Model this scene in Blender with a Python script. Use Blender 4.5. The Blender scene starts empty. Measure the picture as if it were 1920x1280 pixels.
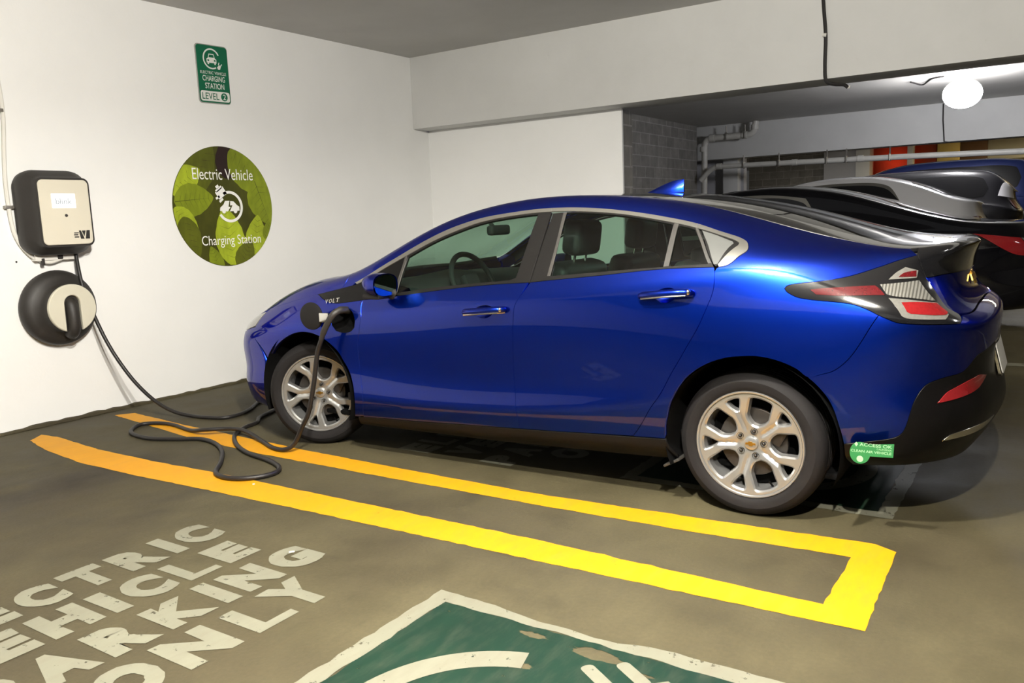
import bpy, math, random
import numpy as np
from mathutils import Vector, Matrix, geometry
random.seed(7); rng=np.random.default_rng(5)
S_=bpy.context.scene
COL=S_.collection
PI=math.pi
# ---------------------------------------------------------------- camera, world, lights, exposure
cam_d=bpy.data.cameras.new('camera'); cam=bpy.data.objects.new('camera',cam_d); COL.objects.link(cam)
CAMP=(3.769833,-4.225254,1.316315,0.588355,0.145677,-0.039940,1543.669264)
def _cam():
    y,p,r=CAMP[3:6]
    f=Vector((-math.sin(y)*math.cos(p),math.cos(y)*math.cos(p),-math.sin(p)))
    rt=f.cross(Vector((0,0,1))).normalized();up=rt.cross(f)
    rr=rt*math.cos(r)+up*math.sin(r);uu=-rt*math.sin(r)+up*math.cos(r)
    m=Matrix((rr,uu,-f)).transposed().to_4x4();m.translation=Vector(CAMP[:3]);cam.matrix_world=m
_cam()
cam_d.sensor_width=36;cam_d.lens=36*CAMP[6]/1920;cam_d.clip_start=.05;cam_d.clip_end=200
S_.camera=cam
W=bpy.data.worlds.new('world');S_.world=W;W.use_nodes=True
W.node_tree.nodes['Background'].inputs[0].default_value=(.75,.73,.70,1);W.node_tree.nodes['Background'].inputs[1].default_value=.05
S_.view_settings.view_transform='Standard';S_.view_settings.look='None';S_.view_settings.gamma=1
S_.view_settings.exposure=0.2
def area(name,loc,size,power,col,rot=(0,0,0)):
    l=bpy.data.lights.new(name,'AREA');l.shape='RECTANGLE';l.size,l.size_y=size;l.energy=power;l.color=col
    o=bpy.data.objects.new(name,l);o.location=loc;o.rotation_euler=rot;COL.objects.link(o);return o
def point(name,loc,r,power,col):
    l=bpy.data.lights.new(name,'POINT');l.shadow_soft_size=r;l.energy=power;l.color=col
    o=bpy.data.objects.new(name,l);o.location=loc;COL.objects.link(o);return o
LAMPS=[((3.3,-2.75,2.93),'x'),((-1.0,-5.6,2.93),'x')]
LW=(1.0,.955,.875)
point('lamp_or_fill',(2.5,-2.8,2.86),.06,660,LW)
point('lamp_or_fill',(3.85,-3.65,2.86),.03,640,LW)
point('bulb_light',(2.54,9.2,2.84),.26,520,(.90,.92,1.0))
area('lamp_or_fill',(4.5,19.0,2.9),(1.2,.2),260,(1.0,.80,.42))
area('lamp_or_fill',(0.5,26.0,2.9),(1.2,.2),200,(1.0,.80,.42))
area('red_glow',(.0,20.1,2.45),(.3,.2),1.3,(1.0,.14,.04),(PI*.5,0,0))  # small red light without a fixture, in front of the far wall
area('lamp_or_fill',(-1.2,16.6,2.95),(1.2,.2),70,(1,.96,.88))  # unseen fill added to lift the dark far-bay walls; no fixture here
area('lamp_or_fill',(7.5,2.0,2.9),(1.2,.2),25,(.92,.93,1.0))
# ---------------------------------------------------------------- materials
MATS={}
def lin(c): return tuple(((x/255)/12.92 if x/255<=.04045 else ((x/255+.055)/1.055)**2.4) for x in c)
class N:
    def __init__(s,name):
        s.m=bpy.data.materials.new(name);s.m.use_nodes=True;s.t=s.m.node_tree;s.b=s.t.nodes['Principled BSDF'];MATS[name]=s.m
    def n(s,ty,**k):
        o=s.t.nodes.new('ShaderNode'+ty)
        for a,v in k.items():
            if a.startswith('i_'): o.inputs[int(a[2:]) if a[2:].isdigit() else a[2:].replace('_',' ')].default_value=v
            else: setattr(o,a,v)
        return o
    def l(s,a,b): s.t.links.new(a,b)
    def noise(s,scale,detail=4,rough=.55,vec=None,stretch=None):
        tc=s.n('TexCoord');v=tc.outputs['Object']
        if stretch:
            mp=s.n('Mapping');mp.inputs['Scale'].default_value=stretch;s.l(v,mp.inputs[0]);v=mp.outputs[0]
        o=s.n('TexNoise');o.inputs['Scale'].default_value=scale;o.inputs['Detail'].default_value=detail;o.inputs['Roughness'].default_value=rough
        s.l(v,o.inputs['Vector']);return o.outputs['Fac']
    def ramp(s,fac,stops):
        r=s.n('ValToRGB');e=r.color_ramp.elements
        while len(e)<len(stops): e.new(.5)
        for x,(p,c) in zip(e,stops): x.position=p;x.color=(*c,1) if len(c)==3 else c
        s.l(fac,r.inputs[0]);return r.outputs[0]
    def mix(s,fac,a,b,mode='MIX'):
        m=s.n('Mix',data_type='RGBA',blend_type=mode)
        for sock,v in ((m.inputs[0],fac),(m.inputs[6],a),(m.inputs[7],b)):
            if hasattr(v,'is_linked') or hasattr(v,'links'): s.l(v,sock)
            elif isinstance(v,(int,float)): sock.default_value=v
            else: sock.default_value=(*v,1)
        return m.outputs[2]
    def bump(s,h,strength=.2,dist=.002):
        b=s.n('Bump');b.inputs['Strength'].default_value=strength;b.inputs['Distance'].default_value=dist
        s.l(h,b.inputs['Height']);s.l(b.outputs[0],s.b.inputs['Normal'])
    def set(s,**k):
        for a,v in k.items():
            i=s.b.inputs[a.replace('_',' ')]
            if hasattr(v,'links'): s.l(v,i)
            elif isinstance(v,tuple): i.default_value=(*v,1)
            else: i.default_value=v
        return s
def simple(name,c,rough=.5,metal=0,coat=0,var=.08,nscale=6,spec=.5,bump=0,bscale=200):
    m=N(name);c=lin(c)
    f=m.noise(nscale,3)
    col=m.ramp(f,[(.3,tuple(x*(1-var) for x in c)),(.7,tuple(min(1,x*(1+var)) for x in c))])
    m.set(Base_Color=col,Roughness=rough,Metallic=metal,Coat_Weight=coat,Coat_Roughness=.02,Specular_IOR_Level=spec)
    if bump: m.bump(m.noise(bscale,2),bump,.001)
    return m.m
# floor concrete
m=N('concrete_floor')
big=m.noise(.55,5,.6);mid=m.noise(3.2,6,.65);fine=m.noise(60,3,.6);dark=m.noise(.9,4,.7,stretch=(1,.6,1));st=m.noise(9,5,.7,stretch=(1,.12,1))
a=m.ramp(big,[(.30,(.039,.030,.015)),(.52,(.062,.052,.025)),(.72,(.090,.077,.039))])
a=m.mix(.55,a,m.ramp(mid,[(.28,(.30,.30,.30)),(.5,(.5,.5,.5)),(.75,(.66,.66,.66))]),'OVERLAY')
a=m.mix(.30,a,m.ramp(fine,[(.3,(.35,.35,.35)),(.7,(.62,.62,.62))]),'OVERLAY')
a=m.mix(.25,a,m.ramp(st,[(.3,(.36,.36,.36)),(.7,(.6,.6,.6))]),'OVERLAY')
tc=m.n('TexCoord');sx=m.n('SeparateXYZ');m.l(tc.outputs['Object'],sx.inputs[0])
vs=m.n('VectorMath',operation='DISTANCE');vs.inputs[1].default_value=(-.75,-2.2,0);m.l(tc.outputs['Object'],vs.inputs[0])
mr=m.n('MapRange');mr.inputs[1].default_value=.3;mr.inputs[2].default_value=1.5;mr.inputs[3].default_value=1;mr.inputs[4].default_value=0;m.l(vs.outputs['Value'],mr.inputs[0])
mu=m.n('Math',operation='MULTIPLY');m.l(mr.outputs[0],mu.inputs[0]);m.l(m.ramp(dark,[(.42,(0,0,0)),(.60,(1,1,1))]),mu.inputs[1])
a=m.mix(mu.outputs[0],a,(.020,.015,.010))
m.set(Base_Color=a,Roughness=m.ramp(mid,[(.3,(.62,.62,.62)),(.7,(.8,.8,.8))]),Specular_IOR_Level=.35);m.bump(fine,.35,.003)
# walls
def wallmat(name,c1,c2,stain=.5,rough=.75,pit=0.0):
    m=N(name);f=m.noise(1.3,5,.6);g=m.noise(40,3,.6)
    a=m.ramp(f,[(.3,c1),(.7,c2)])
    sp=m.noise(14,6,.75);a=m.mix(m.ramp(sp,[(.66,(0,0,0)),(.80,(stain,)*3)]),a,(.34,.32,.28))
    m.set(Base_Color=a,Roughness=rough,Specular_IOR_Level=.3);m.bump(g,.25,.004);return m.m
wallmat('white_wall_paint',(.84,.84,.82),(.88,.88,.86),.15)
wallmat('beam_paint',(.62,.62,.60),(.68,.68,.66),.3)
wallmat('ceiling_concrete',(.47,.46,.43),(.53,.52,.49),.5,.5)
wallmat('dim_concrete',(.10,.095,.085),(.14,.13,.12),.4)
wallmat('grey_column_paint',(.40,.40,.42),(.46,.46,.48),.3)
wallmat('brown_wall_paint',(.10,.055,.035),(.14,.08,.05),.3)
wallmat('red_lit_wall',(.30,.055,.025),(.40,.08,.035),.1)  # red light of the far bay put into the wall colour
wallmat('yellow_wall_paint',(.55,.42,.14),(.62,.48,.18),.1)
m=N('cinder_block')
tc=m.n('TexCoord');mp=m.n('Mapping');mp.inputs['Rotation'].default_value=(PI/2,0,0)
co=m.n('CombineXYZ');sx=m.n('SeparateXYZ');ad=m.n('Math',operation='ADD')
m.l(tc.outputs['Object'],sx.inputs[0]);m.l(sx.outputs[0],ad.inputs[0]);m.l(sx.outputs[1],ad.inputs[1]);m.l(ad.outputs[0],co.inputs[0]);m.l(sx.outputs[2],co.inputs[1])
br=m.n('TexBrick');m.l(co.outputs[0],br.inputs['Vector'])
br.inputs['Scale'].default_value=1;br.inputs['Brick Width'].default_value=.40;br.inputs['Row Height'].default_value=.20;br.inputs['Mortar Size'].default_value=.008
br.inputs['Color1'].default_value=(.17,.16,.145,1);br.inputs['Color2'].default_value=(.22,.21,.19,1);br.inputs['Mortar'].default_value=(.30,.29,.27,1)
a=m.mix(.6,br.outputs['Color'],m.ramp(m.noise(5,5,.7),[(.3,(.3,.3,.3)),(.7,(.62,.62,.62))]),'OVERLAY')
m.set(Base_Color=a,Roughness=.9);m.bump(br.outputs['Fac'],-.4,.006)
# paints with wear (paint film chips away to bare floor)
def floorpaint(name,c,wear,scale=14,lo=.62,hi=.66,var=.15,dirt=.25):
    m=N(name);f=m.noise(scale,6,.7);g=m.noise(3,4,.6);s=m.noise(22,4,.7,stretch=(1,.25,1))
    a=m.ramp(g,[(.3,tuple(x*(1-var) for x in c)),(.7,c)])
    a=m.mix(m.ramp(s,[(.45,(0,0,0)),(.8,(dirt,)*3)]),a,(.16,.14,.10))
    m.set(Base_Color=a,Roughness=.62,Specular_IOR_Level=.35)
    tr=m.n('BsdfTransparent');mx=m.n('MixShader')
    m.l(m.ramp(f,[(lo,(0,0,0)),(hi,(wear,)*3)]),mx.inputs[0]);m.l(m.b.outputs[0],mx.inputs[1]);m.l(tr.outputs[0],mx.inputs[2])
    m.l(mx.outputs[0],m.t.nodes['Material Output'].inputs[0]);return m
floorpaint('yellow_floor_paint',lin((214,150,8)),.55,18,.66,.74,.10,.12)
floorpaint('white_floor_paint',lin((124,123,106)),.95,20,.61,.68,.18,.55)
m=floorpaint('green_floor_paint',lin((4,40,24)),1.0,13,.655,.675,.25,.16)
# car paint etc.
def carpaint(name,c,metal=.75,rough=.36,coat=1,tint=None):
    m=N(name);fl=m.n('TexVoronoi');fl.inputs['Scale'].default_value=1500
    tc=m.n('TexCoord');m.l(tc.outputs['Object'],fl.inputs['Vector'])
    a=m.ramp(fl.outputs['Distance'],[(0,tuple(min(1,x*1.12) for x in c)),(.8,tuple(x*.92 for x in c))])
    m.set(Base_Color=a,Metallic=metal,Roughness=rough,Coat_Weight=coat,Coat_Roughness=.015,Coat_IOR=1.45)
    if tint: m.b.inputs['Specular Tint'].default_value=(*tint,1)
    return m.m
carpaint('blue_metallic_paint',(.003,.023,.31),.97,.33,.8,(.06,.08,.40))
carpaint('black_car_paint',(.003,.003,.004),.0,.12);MATS['black_car_paint'].node_tree.nodes['Principled BSDF'].inputs['Specular IOR Level'].default_value=.1
carpaint('silver_car_paint',(.78,.78,.80),.2,.3)
carpaint('dark_car_paint',(.010,.010,.013),.2,.3)
carpaint('gold_car_paint',(.30,.22,.12),.6,.35)
carpaint('navy_car_paint',(.01,.02,.10),.4,.35)
carpaint('gloss_black_panel',(.006,.006,.007),.0,.12)
simple('satin_black_trim',(18,17,16),.5,spec=.2)
simple('valance_black',(9,8,8),.35,spec=.18)
simple('sill_black',(12,11,11),.6,spec=.2)
simple('dark_void',(6,6,6),.9,spec=.1)
simple('black_plastic',(20,18,17),.6,spec=.3)
simple('interior_dark',(26,27,27),.75)
simple('interior_grey',(58,60,60),.7)
simple('seat_leather',(34,36,36),.5,bump=.1)
simple('grey_trim',(52,50,47),.5)
simple('chrome',(215,212,205),.16,metal=1,var=.02)
simple('satin_aluminium',(186,186,184),.30,metal=.82,var=.02)
simple('brushed_trim',(150,148,141),.36,metal=.85,var=.03)
simple('gold_badge',(214,170,80),.28,metal=1)
simple('brake_metal',(66,63,60),.45,metal=.8)
simple('tyre_rubber',(22,20,20),.75,spec=.25,bump=.15,bscale=90)
simple('cable_rubber',(26,23,22),.5)
simple('charger_black',(40,37,34),.55,bump=.35,bscale=260)
simple('charger_panel',(214,208,190),.45,var=.02)
simple('holder_ring',(206,202,184),.5,var=.03)
simple('white_plastic',(222,220,212),.45,var=.03)
simple('pvc_pipe',(196,194,186),.4,var=.05)
simple('sign_green',(0,98,66),.45,var=.04)
simple('sign_white',(226,226,220),.45,var=.02)
simple('sign_aluminium',(188,188,184),.35,metal=.6)
simple('sticker_green',(34,108,56),.5,var=.05)
simple('sticker_text',(150,186,146),.5,var=.02)
simple('text_white',(245,245,240),.5,var=.01)
simple('text_dark',(40,38,36),.5,var=.02)
simple('screen_text',(150,158,164),.5,var=.01)
simple('plate_white',(200,198,190),.4,var=.03)
simple('steel_bracket',(150,146,138),.4,metal=.7)
simple('deep_reflector',(150,150,145),.25,metal=.9)
simple('quarter_glass_grey',(84,85,83),.35,coat=.3,var=.02)
simple('fixture_white',(215,213,206),.5,var=.03)
simple('mirror_glass',(120,140,130),.04,metal=1,var=0)
simple('amber_lens',(230,120,30),.2)
for nm,c,r in (('leaf_light',(168,184,44),.5),('leaf_mid',(128,142,30),.5),('leaf_dark',(92,98,22),.5),('leaf_base',(70,72,18),.5),('leaf_shadow',(44,28,26),.5),('leaf_pale',(190,204,120),.5)):
    m=N(nm);c=lin(c);s=m.noise(3.5,4,.6);v=m.noise(26,3,.6,stretch=(1,1,.3))
    a=m.ramp(s,[(.3,tuple(x*.72 for x in c)),(.7,tuple(min(1,x*1.12) for x in c))]);a=m.mix(.18,a,m.ramp(v,[(.4,(.3,.3,.3)),(.6,(.7,.7,.7))]),'OVERLAY')
    m.set(Base_Color=a,Roughness=.4)
def glass(name,tint,spec=.5,rough=.0):
    m=N(name);t=m.t
    tr=m.n('BsdfTransparent');tr.inputs[0].default_value=(*tint,1);gl=m.n('BsdfGlossy');gl.inputs['Roughness'].default_value=rough
    lw=m.n('LayerWeight');lw.inputs[0].default_value=.5;pw=m.n('Math',operation='POWER');pw.inputs[1].default_value=5;m.l(lw.outputs['Facing'],pw.inputs[0]);ma=m.n('Math',operation='MULTIPLY_ADD');ma.inputs[1].default_value=.93;ma.inputs[2].default_value=.05;m.l(pw.outputs[0],ma.inputs[0]);mx=m.n('MixShader')
    m.l(ma.outputs[0],mx.inputs[0]);m.l(tr.outputs[0],mx.inputs[1]);m.l(gl.outputs[0],mx.inputs[2]);m.l(mx.outputs[0],t.nodes['Material Output'].inputs[0]);return m.m
glass('tinted_side_glass',(.50,.66,.57));glass('windshield_glass',(.66,.86,.74));glass('rear_dark_glass',(.05,.055,.055));glass('clear_lens',(.75,.75,.75))
def lens(name,c,rough=.12):
    m=N(name);v=m.n('TexVoronoi');v.inputs['Scale'].default_value=90;tc=m.n('TexCoord');m.l(tc.outputs['Object'],v.inputs['Vector'])
    a=m.ramp(v.outputs['Distance'],[(.0,tuple(x*.85 for x in c)),(.7,c)])
    m.set(Base_Color=a,Roughness=rough,Coat_Weight=1,Coat_Roughness=.01);return m.m
lens('red_lens',(.085,.005,.007));lens('bright_red_lens',(.20,.008,.010));lens('smoked_lens',(.15,.145,.13))
m=N('lens_reflector');w=m.n('TexWave');w.inputs['Scale'].default_value=28;tc=m.n('TexCoord');m.l(tc.outputs['Object'],w.inputs['Vector'])
m.set(Base_Color=m.ramp(w.outputs['Fac'],[(.2,(.22,.215,.19)),(.7,(.55,.54,.49))]),Roughness=.22,Metallic=.7,Coat_Weight=1,Coat_Roughness=.01)
def emis(name,c,st):
    m=N(name);m.set(Base_Color=(.8,.8,.8),Roughness=.4);m.b.inputs['Emission Color'].default_value=(*c,1);m.b.inputs['Emission Strength'].default_value=st
emis('lamp_glare',(1,.98,1.0),60);emis('tube_glow',(1,.95,.85),20);emis('lcd_screen',(.93,.97,1.0),.72);emis('warm_tube',(1,.85,.5),6)
# ---------------------------------------------------------------- object helpers
def tag(o,label,cat,group=None):
    o['label']=label;o['category']=cat
    if group:o['group']=group
    return o
def struct(o): o['kind']='structure';return o
def empty(name,loc=(0,0,0),rot=(0,0,0)):
    o=bpy.data.objects.new(name,None);COL.objects.link(o);o.location=loc;o.rotation_euler=rot;o.empty_display_size=.1;return o
class MB:
    def __init__(s): s.v=[];s.f=[]
    def add(s,v,f):
        k=len(s.v);s.v+= [tuple(float(c) for c in p) for p in v];s.f+=[tuple(i+k for i in q) for q in f];return s
    def box(s,c,d,bev=0,M=None,seg=2):
        import bmesh
        b=bmesh.new();bmesh.ops.create_cube(b,size=1)
        for p in b.verts:p.co=Vector((p.co.x*d[0],p.co.y*d[1],p.co.z*d[2]))
        if bev: bmesh.ops.bevel(b,geom=list(b.edges),offset=bev,segments=seg,affect='EDGES',profile=.6)
        for p in b.verts:
            q=p.co if M is None else M@p.co
            p.co=q+Vector(c)
        b.verts.index_update();s.add([p.co[:] for p in b.verts],[[q.index for q in f.verts] for f in b.faces]);b.free();return s
    def tube(s,pts,r,n=10,closed=False,caps=True):
        P=[Vector(p) for p in pts];R=r if hasattr(r,'__len__') else [r]*len(P);m=len(P);V=[];F=[]
        T=[]
        for i in range(m):
            a=P[(i-1)%m] if (closed or i>0) else P[i];b=P[(i+1)%m] if (closed or i<m-1) else P[i]
            T.append((b-a).normalized())
        u=T[0].orthogonal().normalized()
        for i in range(m):
            u=(u-T[i]*u.dot(T[i])).normalized();w=T[i].cross(u)
            for k in range(n):
                a=2*PI*k/n;V.append(P[i]+(u*math.cos(a)+w*math.sin(a))*R[i])
        for i in range(m if closed else m-1):
            for k in range(n):
                j=(i+1)%m;F.append((i*n+k,i*n+(k+1)%n,j*n+(k+1)%n,j*n+k))
        if caps and not closed: F.append(tuple(range(n))[::-1]);F.append(tuple((m-1)*n+k for k in range(n)))
        return s.add(V,F)
    def lathe(s,prof,o=(0,0,0),ax=(0,0,1),n=48,caps=True):
        A=Vector(ax).normalized();u=A.orthogonal().normalized();w=A.cross(u);O=Vector(o);V=[];F=[];m=len(prof)
        for r,h in prof:
            for k in range(n):
                a=2*PI*k/n;V.append(O+A*h+(u*math.cos(a)+w*math.sin(a))*r)
        for i in range(m-1):
            for k in range(n): F.append((i*n+k,i*n+(k+1)%n,(i+1)*n+(k+1)%n,(i+1)*n+k))
        if caps:
            if prof[0][0]>1e-5:F.append(tuple(range(n))[::-1])
            if prof[-1][0]>1e-5:F.append(tuple((m-1)*n+k for k in range(n)))
        return s.add(V,F)
    def sphere(s,c,r,n=24,sc=(1,1,1)):
        V=[];F=[];m=n//2
        for i in range(m+1):
            t=PI*i/m
            for k in range(n):
                a=2*PI*k/n;V.append((c[0]+r*sc[0]*math.sin(t)*math.cos(a),c[1]+r*sc[1]*math.sin(t)*math.sin(a),c[2]+r*sc[2]*math.cos(t)))
        for i in range(m):
            for k in range(n):F.append((i*n+k,(i+1)*n+k,(i+1)*n+(k+1)%n,i*n+(k+1)%n))
        return s.add(V,F)
    def prism(s,poly,f,h0,h1,bev=0):
        "poly 2D ccw, f(x,y,h)->3D; slab h0..h1 with the h1 face up; bevel on h1"
        n=len(poly)
        if bev:
            ins=inset2(poly,bev);rings=[(poly,h0),(poly,h1-bev if h1>h0 else h1+bev),(ins,h1)]
        else: rings=[(poly,h0),(poly,h1)]
        V=[];F=[]
        for P,h in rings:
            V+=[f(x,y,h) for x,y in P]
        for i in range(len(rings)-1):
            for k in range(n):F.append((i*n+k,i*n+(k+1)%n,(i+1)*n+(k+1)%n,(i+1)*n+k))
        k0=len(s.v);s.add(V,F)
        for base,P in ((0,rings[0][0]),((len(rings)-1)*n,rings[-1][0])):
            tr=geometry.tessellate_polygon([[Vector((x,y,0)) for x,y in P]])
            s.f+=[tuple(k0+base+i for i in t) for t in tr]
        return s
    def build(s,name,mat,parent=None,smooth=True,angle=35,loc=None):
        me=bpy.data.meshes.new(name);me.from_pydata(s.v,[],s.f);me.validate()
        import bmesh
        b=bmesh.new();b.from_mesh(me);bmesh.ops.recalc_face_normals(b,faces=list(b.faces));b.to_mesh(me);b.free()
        if smooth:
            me.shade_smooth();me.set_sharp_from_angle(angle=math.radians(angle))
        me.materials.append(MATS[mat]);o=bpy.data.objects.new(name,me);COL.objects.link(o)
        if parent:o.parent=parent
        if loc:o.location=loc
        return o
def inset2(P,d):
    P=np.array(P,float);n=len(P);A=np.roll(P,1,0);B=np.roll(P,-1,0)
    e1=P-A;e2=B-P;e1/=np.linalg.norm(e1,axis=1,keepdims=True)+1e-12;e2/=np.linalg.norm(e2,axis=1,keepdims=True)+1e-12
    ar=np.sum(P[:,0]*B[:,1]-B[:,0]*P[:,1]);sg=1 if ar>0 else -1
    n1=np.stack([-e1[:,1],e1[:,0]],1)*sg;n2=np.stack([-e2[:,1],e2[:,0]],1)*sg
    b=n1+n2;b/=np.maximum(np.linalg.norm(b,axis=1,keepdims=True),.3);c=np.maximum((b*n1).sum(1),.5)
    return [tuple(q) for q in P+b*(d/c)[:,None]]
def rrect(w,h,r,cx=0,cy=0,n=6):
    P=[]
    for sx,sy,a0 in ((1,1,0),(-1,1,90),(-1,-1,180),(1,-1,270)):
        for k in range(n+1):
            a=math.radians(a0+90*k/n);P.append((cx+sx*(w/2-r)+r*math.cos(a),cy+sy*(h/2-r)+r*math.sin(a)))
    return P
def rounded(P,r,n=5):
    "round the corners of a 2D polygon"
    out=[];m=len(P)
    for i in range(m):
        p=Vector(P[i]);a=Vector(P[i-1])-p;b=Vector(P[(i+1)%m])-p
        d=min(r,a.length*.45,b.length*.45);q0=p+a.normalized()*d;q1=p+b.normalized()*d
        for k in range(n+1):
            t=k/n;out.append(tuple(q0*(1-t)**2+p*2*t*(1-t)+q1*t*t))
    return out
def catmull(P,n=8,closed=False):
    P=[Vector(p) for p in P];m=len(P);out=[]
    for i in range(m if closed else m-1):
        p0=P[(i-1)%m] if (closed or i>0) else P[i]*2-P[i+1];p1=P[i];p2=P[(i+1)%m];p3=P[(i+2)%m] if (closed or i+2<m) else p2*2-p1
        for k in range(n):
            t=k/n;out.append(.5*((2*p1)+(p2-p0)*t+(2*p0-5*p1+4*p2-p3)*t*t+(3*p1-p0-3*p2+p3)*t**3))
    if not closed:out.append(P[-1])
    return out
_tc={}
def text_mesh(txt,bold=0.0,extr=0.0):
    "text as a tessellated 2D mesh: verts (x,y), faces"
    k=(txt,bold,extr)
    if k in _tc:return _tc[k]
    c=bpy.data.curves.new('t','FONT');c.body=txt;c.size=1;c.offset=bold;c.extrude=extr;c.resolution_u=6
    o=bpy.data.objects.new('t',c);COL.objects.link(o);bpy.context.view_layer.update()
    dg=bpy.context.evaluated_depsgraph_get();me=o.evaluated_get(dg).to_mesh()
    v=np.array([x.co[:] for x in me.vertices]);f=[tuple(p.vertices) for p in me.polygons]
    o.evaluated_get(dg).to_mesh_clear();bpy.data.objects.remove(o);bpy.data.curves.remove(c)
    _tc[k]=(v,f);return v,f
def text_box(mb,txt,x0,x1,y0,y1,f,bold=0.0,h=0,thick=0.0):
    "fit text into the box and map with f(x,y,h)"
    v,fa=text_mesh(txt,bold,.5 if thick else 0)
    lo=v.min(0);hi=v.max(0)
    X=x0+(v[:,0]-lo[0])/(hi[0]-lo[0])*(x1-x0);Y=y0+(v[:,1]-lo[1])/(hi[1]-lo[1])*(y1-y0)
    Z=h+(v[:,2]+.5)*thick if thick else np.full(len(v),h)
    mb.add([f(a,b,c) for a,b,c in zip(X,Y,Z)],fa)
def poly_mesh(loops,sp=.03,extra=None):
    "CDT of a 2D polygon with holes"
    V=[];E=[]
    for L in loops:
        k=len(V);n=len(L);V+=[Vector(p) for p in L];E+=[(k+i,k+(i+1)%n) for i in range(n)]
    if extra is not None:
        ex=np.array(extra);B=np.array([p[:2] for p in V]);k=np.linalg.norm(ex[:,None]-B[None],axis=2).min(1)>.003;V+=[Vector(p) for p in ex[k]]
    r=geometry.delaunay_2d_cdt(V,E,[],0,1e-6)
    vs=np.array([p[:] for p in r[0]]);T=np.array([t for t in r[2] if len(t)==3])
    c=vs[T].mean(1);ins=inpoly(c,loops[0])
    for L in loops[1:]:ins&=~inpoly(c,L)
    return vs,T[ins]
def inpoly(p,L):
    L=np.array([q[:2] for q in L],float);x,y=p[:,0],p[:,1];r=np.zeros(len(p),bool);A=L;B=np.roll(L,-1,0)
    for (ax,ay),(bx,by) in zip(A,B):
        if ay==by: continue
        c=((ay>y)!=(by>y))&(x<(bx-ax)*(y-ay)/(by-ay)+ax);r^=c
    return r
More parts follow.
